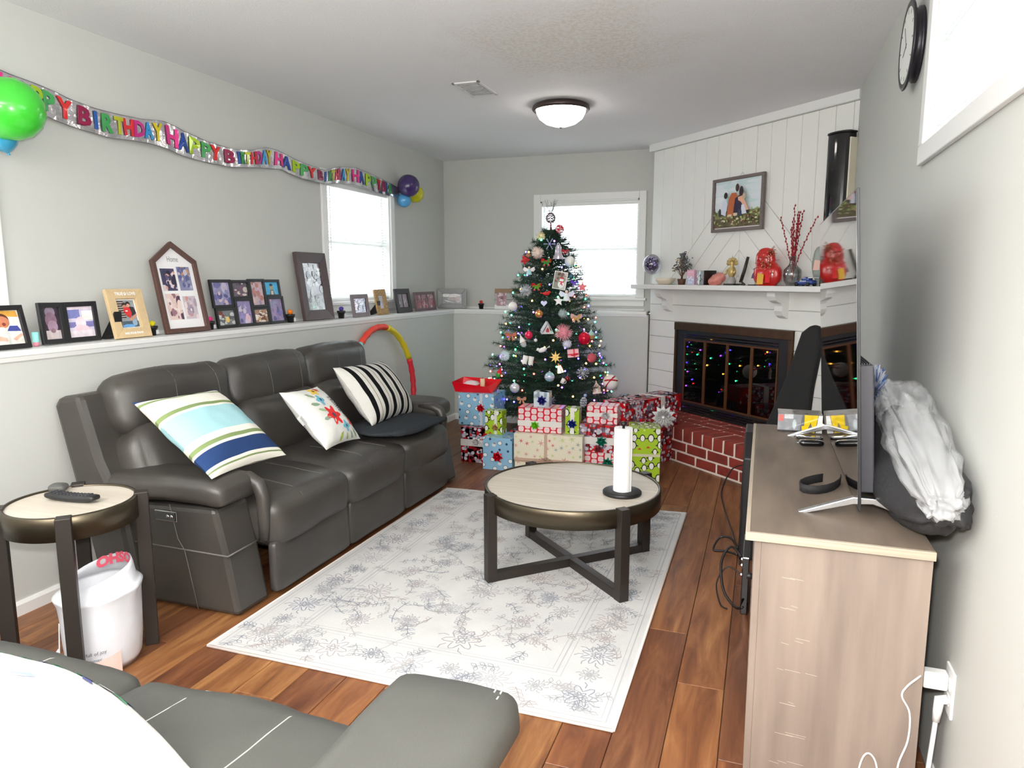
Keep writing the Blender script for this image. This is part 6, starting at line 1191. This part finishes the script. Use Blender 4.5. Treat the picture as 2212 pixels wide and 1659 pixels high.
# ------------------------------------------------------------------ ceiling lamp and vent
t = thing('ceiling_lamp', 'round flush ceiling lamp with dark rim and glowing frosted bowl', 'lamp', (-1.29, 4.62, ZC))
b = B(); b.lathe([(.001, 0), (.16, 0), (.182, -.012), (.186, -.03), (.176, -.042), (.158, -.03), (.001, -.02)], 48); O('rim', b, M('oil_bronze', (70, 58, 56), .4, .5), t)
b = B(); b.lathe([(.160, -.032), (.158, -.05), (.14, -.085), (.1, -.115), (.05, -.132), (.001, -.136)], 48); O('glass_bowl', b, M('lit_frosted_glass', (255, 250, 244), .4, emit=9, ecol=(255, 248, 240)), t)
b = B(); b.lathe([(.001, -.134), (.012, -.136), (.009, -.146), (.001, -.15)], 12); O('finial', b, CHROME, t)
t = thing('ceiling_vent', 'white rectangular air vent in the ceiling left of the lamp', 'vent', (-1.66, 4.075, ZC))
b = B(); f = .018
for a, c in (((-.085, -.155), (-.085+f, .155)), ((.085-f, -.155), (.085, .155)), ((-.085, -.155), (.085, -.155+f)), ((-.085, .155-f), (.085, .155))): b.box((*a, -.008), (*c, 0))
O('vent_frame', b, M('vent_white', (226, 226, 226), .5), t, bev=.002)
for k in range(12):
    b = B(); b.box((-.067, -.0095, -.0006), (.067, .0095, .0006)); o = O('vent_slat', b, M('vent_white', (226, 226, 226), .5), t); o.location = (0, -.13+k*.0236, -.006); o.rotation_euler = (.45, 0, 0)
# ------------------------------------------------------------------ wall clock
t = thing('wall_clock', 'round black wall clock with white dial beside the high window', 'clock', (XR, 3.045, 2.165), (0, -PI/2, 0))
CB = M('clock_black', (40, 38, 44), .35, .3)
b = B(); b.lathe([(.001, 0), (.128, 0), (.128, .012), (.12, .016), (.124, .024), (.122, .03), (.13, .032), (.15, .034), (.153, .038), (.148, .042), (.134, .042), (.128, .0405), (.001, .0405)], 56); O('clock_case', b, CB, t)
b = B(); b.lathe([(.129, .0408), (.001, .0412)], 48); O('dial', b, M('dial_white', (232, 234, 230), .5), t)
b = B()
for k in range(12): a = k*PI/6; b.box((.108, -.002, .0412), (.122, .002, .0416), T=Matrix.Rotation(a, 4, 'Z'))
O('hour_marks', b, BLACK, t, kind='stuff')
for L_, w_, a in ((.06, .004, 2.0), (.09, .003, .6)): b = B(); b.box((-.012, -w_/2, .0418), (L_, w_/2, .0424), T=Matrix.Rotation(a, 4, 'Z')); O('hand', b, BLACK, t)
# dark twigs hanging outside the high window
for k, (y, z0) in enumerate(((2.18, 2.06), (2.06, 2.09))):
    b = B(); r = random.Random(k); path = [(XR+.3, y+.006*math.sin(i*1.7), z0+.42-.42*i/8) for i in range(9)]; b.tube(path, [.012, .012, .014, .01, .011, .006, .008, .004, .002], 6)
    for i in range(3, 8): p = Vector(path[i]); b.tube([p, p+Vector((0, r.choice([-1, 1])*.018, -.012))], [.004, .002], 5)
    o = O('hanging_twig', b, M('dark_bark', (40, 34, 46), .8)); tag(o, ['thicker dark twig hanging outside the high right window', 'shorter dark twig hanging outside the high right window, nearer the camera'][k], 'twig')
# ------------------------------------------------------------------ tv stand
def oak(name, c, c2, st, vs=1.6): return M(name, c, .55, c2=c2, vs=vs, contrast=.26, stretch=st, bump=.06, bs=9, detail=8)
OKT = oak('grey_oak_top', (128, 114, 100), (92, 80, 70), (7, 1.6, 7), 1.9); OKS = oak('grey_oak_side', (150, 136, 124), (108, 95, 87), (10, 10, .9), 1.5); OKE = M('pale_oak_edge', (172, 158, 140), .55, var=.2, vs=2.5, stretch=(1, 1, 60), detail=3)
t = thing('tv_stand', 'long low grey oak television stand near the right wall', 'tv stand', (.2025, 2.54, 0))
HT = .70
b = B(); b.box((-.206, -.712, HT-.021), (.2065, .725, HT-.0005)); O('top_board', b, OKT, t, bev=.002)
b = B(); b.box((-.2075, -.723, HT-.0215), (.2065, -.712, HT)); b.box((-.2175, -.723, HT-.0215), (-.206, .725, HT)); O('edge_band', b, OKE, t, bev=.0015)
for y in (-.708, .69): b = B(); b.box((-.178, y, 0), (.2045, y+.02, HT-.0215)); O('side_panel', b, OKS, t, bev=.001)
b = B(); b.box((-.195, -.709, 0), (-.178, -.683, HT-.0215)); O('face_stile', b, OKS, t, bev=.001)
for z0, z1 in ((.04, .058), (.36, .378)): b = B(); b.box((-.17, -.688, z0), (.195, .69, z1)); O('shelf', b, OKT, t)
b = B(); b.box((.192, -.688, .04), (.204, .69, HT-.0215)); O('back_panel', b, OKS, t)
for y0, y1, hy in ((-.682, -.22, -.27), (.22, .69, .27)):
    b = B(); b.box((-.195, y0+.003, .045), (-.179, y1-.003, HT-.03)); dd = O('door', b, OKS, t, bev=.002); b = B(); b.cyl((-.195, hy, .4), (-.211, hy, .4), .01, n=12); O('knob', b, BLACK, dd)
b = B(); r = random.Random(14)     # pale saw marks on the side panel
for k in range(20):
    z = .08+.085*(k//3)+r.gauss(0, .006); x = -.105+r.gauss(0, .018); L_ = r.uniform(.01, .055); b.poly([(x, -.7086, z), (x+L_, -.7086, z-.003), (x+L_, -.7086, z-.0022), (x, -.7086, z+.0008)], (196, 182, 168))
O('saw_marks', b, PRINT, t, kind='stuff')
# ------------------------------------------------------------------ television
tv = thing('television', 'large flat television in profile standing on the tv stand', 'television', (.264, 2.643, .724), (0, -math.radians(3.9), 0))
SCR = M('tv_screen', (6, 6, 8), .04, spec=1.0, coat=1.0)
b = B(); b.box((-.002, -.639, .002), (.005, .639, .833)); O('panel', b, M('tv_shell', (38, 38, 42), .4, .3), tv, bev=.001)
b = B(); b.box((-.0032, -.635, .010), (-.0018, .635, .829)); O('screen', b, SCR, tv)
b = B(); b.box((.005, -.58, .035), (.044, .58, .38)); bk = O('rear_housing', b, M('tv_back', (58, 58, 64), .5), tv, bev=.004)
b = B()
for k in range(5): b.box((.010+k*.006, -.56, .38), (.0125+k*.006, .56, .384))
O('vent_fin', b, M('tv_back', (58, 58, 64), .5), bk, kind='stuff')
for y in (-.60, .41):
    b = B(); b.prism([(-.145, -.022), (-.15, -.015), (-.01, .031), (.044, .027), (.132, -.014), (.132, -.022), (.115, -.018), (.036, .012), (-.01, .011)], y-.011, y+.011, 'y'); o = O('stand_foot', b, CHROME, tv, bev=.002, recalc=True)
# ------------------------------------------------------------------ things on the tv stand
ZT = HT+.0005
t = thing('toy_box', 'flat silver and yellow toy box lying at the far end of the tv stand', 'box', (.166, 3.225, ZT))
b = B(); b.box((-.086, -.101, 0), (.086, .02, .075), (74, 74, 78)); y = -.1013
pic(b, -.086, .0, .086, .075, y, [('r', 0, 0, 1, .1, (40, 38, 40)), ('p', [(0, .1), (.5, .1), (.55, 1), (0, 1)], (150, 152, 156)), ('r', .02, .6, .13, .95, (226, 110, 104)), ('r', .15, .75, .35, 1, (214, 216, 220)), ('p', [(.56, .02), (.84, .02), (.9, 1), (.6, 1), (.6, .4), (.54, .36)], (240, 206, 30)), ('p', [(.86, .02), (1, .02), (1, 1), (.91, 1)], (240, 240, 236)), ('p', [(.66, .1), (.8, .1), (.74, .6)], (110, 100, 96)), ('e', .38, .45, .045, .28, (196, 208, 210))], (110, 112, 116))
b.add([(-.086, -.101, .0753), (.086, -.101, .0753), (.086, .02, .0753), (-.086, .02, .0753)], [(0, 1, 2, 3)], (176, 172, 166)); r = random.Random(3)
for k in range(9): x, yy = r.uniform(-.08, .05), r.uniform(-.09, .0); b.poly([(x, yy, .0756), (x+.03, yy+.004, .0756), (x+.028, yy+.01, .0756)], (110, 106, 104))
O('carton', b, PGLOSS, t)
t = thing('key_fob', 'small black car key fob on the tv stand in front of the screen', 'key', (.198, 2.885, ZT), (0, 0, .15))
b = B(); b.soft((.085, .036, .02), .008, .002, 7, TR(0, 0, .011)); O('fob_body', b, BLACKG, t)
for x in (-.02, .0, .02): b = B(); b.cyl((x, 0, .02), (x, 0, .0225), .005, n=10); O('button', b, CHROME, t)
b = B(); b.tube([(-.047+.006*math.cos(a), .006*math.sin(a), .01) for a in [2*PI*i/10 for i in range(10)]], .0014, 5, True); O('key_ring', b, CHROME, t)
b = B(); b.soft((.1, .045, .008), .004, 0, 6); o = O('phone', b, BLACKG); o.location = (.198, 3.02, ZT+.0045); o.rotation_euler = (0, 0, .05); tag(o, 'thin black device lying flat behind the key fob', 'device')
b = B(); pts = []
for k in range(13): a = -.6+k*4.9/12; pts.append((.04*math.cos(a)*(1+.25*math.sin(a)), .1*math.sin(a), 0))
n = len(pts); vs = [(x, y, 0) for x, y, _ in pts]+[(x*1.04, y*1.04, .026) for x, y, _ in pts]; b.add(vs, [(i, i+1, n+i+1, n+i) for i in range(n-1)], None, None, True)
o = O('strap_loop', b, M('black_strap', (28, 26, 28), .8, bump=.2, bs=200)); o.location = (.195, 2.30, ZT+.001); o.rotation_euler = (0, 0, 2.6); tag(o, 'black strap curled on the tv stand beside the screen', 'strap'); d = o.modifiers.new('s', 'SOLIDIFY'); d.thickness = .003
b = B()
def bagf(p, u, v, w_):
    q = max(0, -v); n_ = noise.noise(Vector((u*1.7, v*2.2, w_*1.6))); n2_ = noise.noise(Vector((u*5, v*6, w_*4)))
    return Vector((p.x*(1-.25*max(0, w_))*(1-.3*q**3)+.03*q*q, p.y, p.z*(1-.45*q**2.5)+.02*max(0, v)))+Vector((u, v, w_))*(.014*n_+.006*n2_)
b.soft((.15, .80, .22), .06, .02, 18, fn=bagf); o = O('black_bag', b, M('black_nylon', (44, 44, 46), .6, bump=.2, bs=60)); o.location = (.395, 2.18, ZT+.118); o.rotation_euler = (0, 0, -.02); tag(o, 'slouched black fabric bag behind the television against the right wall', 'bag')
b = B()
def plf(p, u, v, w_):
    n_ = noise.noise(Vector((u*2.2+5, v*2.8, w_*2))); n2_ = noise.noise(Vector((u*6+3, v*7, w_*6))); q = max(0, -v)
    return Vector((p.x*(1-.35*q*q)+.02*q, p.y, p.z*(1-.4*q)-.05*q*q))+Vector((u, v, w_))*(.016*n_+.007*n2_)
b.soft((.13, .66, .13), .055, .01, 20, fn=plf); o = O('plastic_bag', b, M('clear_film', (232, 234, 236), .12, alpha=.38, coat=.7, bump=.5, bs=14)); o.location = (.39, 2.06, ZT+.225); o.rotation_euler = (.16, 0, -.03); tag(o, 'crumpled clear plastic bag lying on top of the black bag', 'bag')
t = thing('yarn_pompom_hat', 'blue and white shaggy yarn pom behind the television', 'pom', (.355, 2.545, ZT+.262))
b = B(); r = random.Random(4)
for k in range(900):
    d_ = Vector((r.gauss(0, 1)*.55, r.gauss(0, 1), r.gauss(0, 1)*1.25)).normalized(); L_ = r.uniform(.05, .085); e_ = d_.orthogonal().normalized()*.0035; sx = Vector((d_.x*.6, d_.y, d_.z*1.2)); p = sx*.015; q = sx*L_+Vector((0, 0, -.006))
    b.add([p-e_, p+e_, q+e_*.5, q-e_*.5], [(0, 1, 2, 3)], r.choice([(206, 214, 232), (222, 226, 236), (66, 104, 176), (150, 170, 210), (236, 238, 242)]))
O('yarn_strands', b, M('yarn', vcol=True, rough=.9), t, kind='stuff')
b = B(); b.lathe([(.02, -.3), (.03, -.22), (.032, -.1), (.02, -.02), (.001, .0)], 14); O('yarn_core', b, M('white_knit', (206, 212, 226), .9, bump=.5, bs=120), t)
# ------------------------------------------------------------------ things beside the tv stand
t = thing('gig_bag', 'black padded guitar bag leaning on the fireplace behind the tv stand', 'guitar bag', (.10, 4.26, 0), (0, 0, -.25))
b = B(); out = [(-.165, 0), (.10, 0), (.135, .12), (.17, .45), (.19, .75), (.225, 1.0), (.215, 1.07), (.165, 1.085), (.115, 1.04), (.045, .78), (-.045, .52), (-.13, .3), (-.165, .12)]
b.prism(out, -.045, .05, 'y'); O('padded_body', b, M('black_canvas', (20, 20, 21), .85, bump=.15, bs=150), t, bev=.022, seg=4, recalc=True)
b = B(); b.prism([(-.10, .25), (.04, .25), (.06, .52), (-.03, .52)], -.062, -.045, 'y'); O('front_pocket', b, M('black_canvas', (20, 20, 21), .85), t, bev=.012, recalc=True)
t = thing('wooden_pole', 'pale wooden broom pole leaning behind the guitar bag', 'pole', (.225, 4.33, 0))
b = B(); b.tube([(0, 0, .26), (.105, .06, 1.05)], .0145, 10); O('pole', b, M('pale_pole', (206, 180, 130), .5), t)
b = B(); b.soft((.05, .04, .26), .02, 0, 7, TR(.02, -.01, .13)); O('brush_head', b, BLACK, t)
t = thing('floor_speaker', 'slim black speaker standing at the far end of the tv stand', 'speaker', (-.033, 3.43, 0))
b = B(); b.prism([(0, 0), (.34, 0), (.34, .60), (.12, .60), (0, .50)], -.021, .15, 'x'); O('speaker_case', b, BLACK, t, bev=.008, recalc=True)
b = B(); b.box((-.024, .02, .03), (-.0205, .32, .44)); O('speaker_grille', b, M('grille_cloth', (16, 16, 18), .95, bump=.4, bs=300), t)
t = thing('game_console', 'small black media box standing on edge before the tv stand', 'media box', (-.012, 2.98, 0))
b = B(); b.box((-.018, -.14, 0), (.010, .14, .24)); O('box_case', b, BLACKG, t, bev=.004)
for z in (.16, .2, .225): b = B(); b.ball((-.019, -.12, z), .004, 8, 5); O('status_light', b, M('status_led', (240, 245, 255), .3, emit=3), t)
CORD = M('black_cord', (26, 24, 24), .5)
def cord(label, pts, r_, m_, name='cable', cat='cable'):
    P_ = [Vector(p) for p in pts]; out = []
    for i in range(len(P_)-1):
        p0, p1, p2, p3 = P_[max(i-1, 0)], P_[i], P_[i+1], P_[min(i+2, len(P_)-1)]
        for k in range(6):
            q = k/6; out.append(.5*((2*p1)+(p2-p0)*q+(2*p0-5*p1+4*p2-p3)*q*q+(3*p1-p0-3*p2+p3)*q**3))
    out.append(P_[-1]); b = B(); b.tube(out, r_, 7); return tag(O(name, b, m_), label, cat)
cord('thin black cord running from the hearth along the floor speaker', [(-.06, 4.66, .16), (-.14, 4.62, .13), (-.19, 4.5, .02), (-.16, 4.2, .006), (-.1, 3.8, .006), (-.062, 3.52, .006), (-.045, 3.36, .006)], .004, CORD)
cord('flat black cord looped on the floor beside the slim speaker', [(-.06, 3.5, .03), (-.1, 3.55, .06), (-.15, 3.56, .05), (-.175, 3.5, .008), (-.12, 3.5, .008), (-.06, 3.46, .012)], .0055, CORD)
cord('black cord loop beside the media box', [(-.035, 3.05, .16), (-.08, 3.05, .2), (-.115, 3.0, .15), (-.1, 2.92, .06), (-.05, 2.86, .02), (-.02, 2.80, .05)], .0055, CORD)
cord('thin black cord hanging on the floor by the media box', [(-.03, 3.0, .1), (-.09, 3.02, .12), (-.13, 2.98, .06), (-.11, 2.9, .006), (-.08, 2.86, .006)], .0032, CORD)
# outlet, charger, cords
t = thing('wall_outlet', 'white double wall outlet low on the right wall', 'outlet', (XR, 1.895, .325), (0, 0, -PI/2))
b = B(); b.box((-.036, -.007, -.06), (.036, 0, .06)); O('cover_plate', b, WHITE, t, bev=.003)
for z in (-.02, .02): b = B(); b.box((-.017, -.009, z-.014), (.017, -.006, z+.014)); O('socket', b, WHITE, t, bev=.002)
WPL = M('white_plastic', (240, 240, 240), .35)
b = B(); b.box((-.055, -.016, -.022), (0, .016, .022)); o = O('charger', b, WPL, bev=.005); o.location = (XR-.0095, 1.90, .347); tag(o, 'white cube charger plugged into the upper socket', 'charger')
cord('thin white charging cable hanging from the cube charger', [(XR-.064, 1.90, .345), (XR-.075, 1.86, .37), (.39, 1.80, .395), (.365, 1.792, .37), (.357, 1.79, .345), (.376, 1.79, .305), (.377, 1.79, .235), (.36, 1.788, .16), (.37, 1.78, .08), (.36, 1.74, .006), (.30, 1.7, .006)], .0022, WPL)
b = B(); b.tube([(-.009, 0, .0), (-.026, 0, -.004), (-.028, 0, -.03), (-.03, 0, -.062)], [.012, .013, .011, .0085], 10); o = O('angled_plug', b, WPL); o.location = (XR, 1.885, .305); tag(o, 'white angled plug in the lower socket', 'plug')
cord('thick white power cord running down from the angled plug', [(XR-.03, 1.885, .245), (XR-.032, 1.885, .2), (XR-.038, 1.88, .1), (XR-.04, 1.87, .03), (XR-.045, 1.82, .008)], .006, WPL)
cord('white cord loop standing by the end panel of the tv stand', [(.27, 1.78, .006), (.274, 1.79, .10), (.282, 1.792, .16), (.296, 1.792, .181), (.313, 1.792, .16), (.322, 1.79, .10), (.32, 1.78, .006)], .0022, WPL)
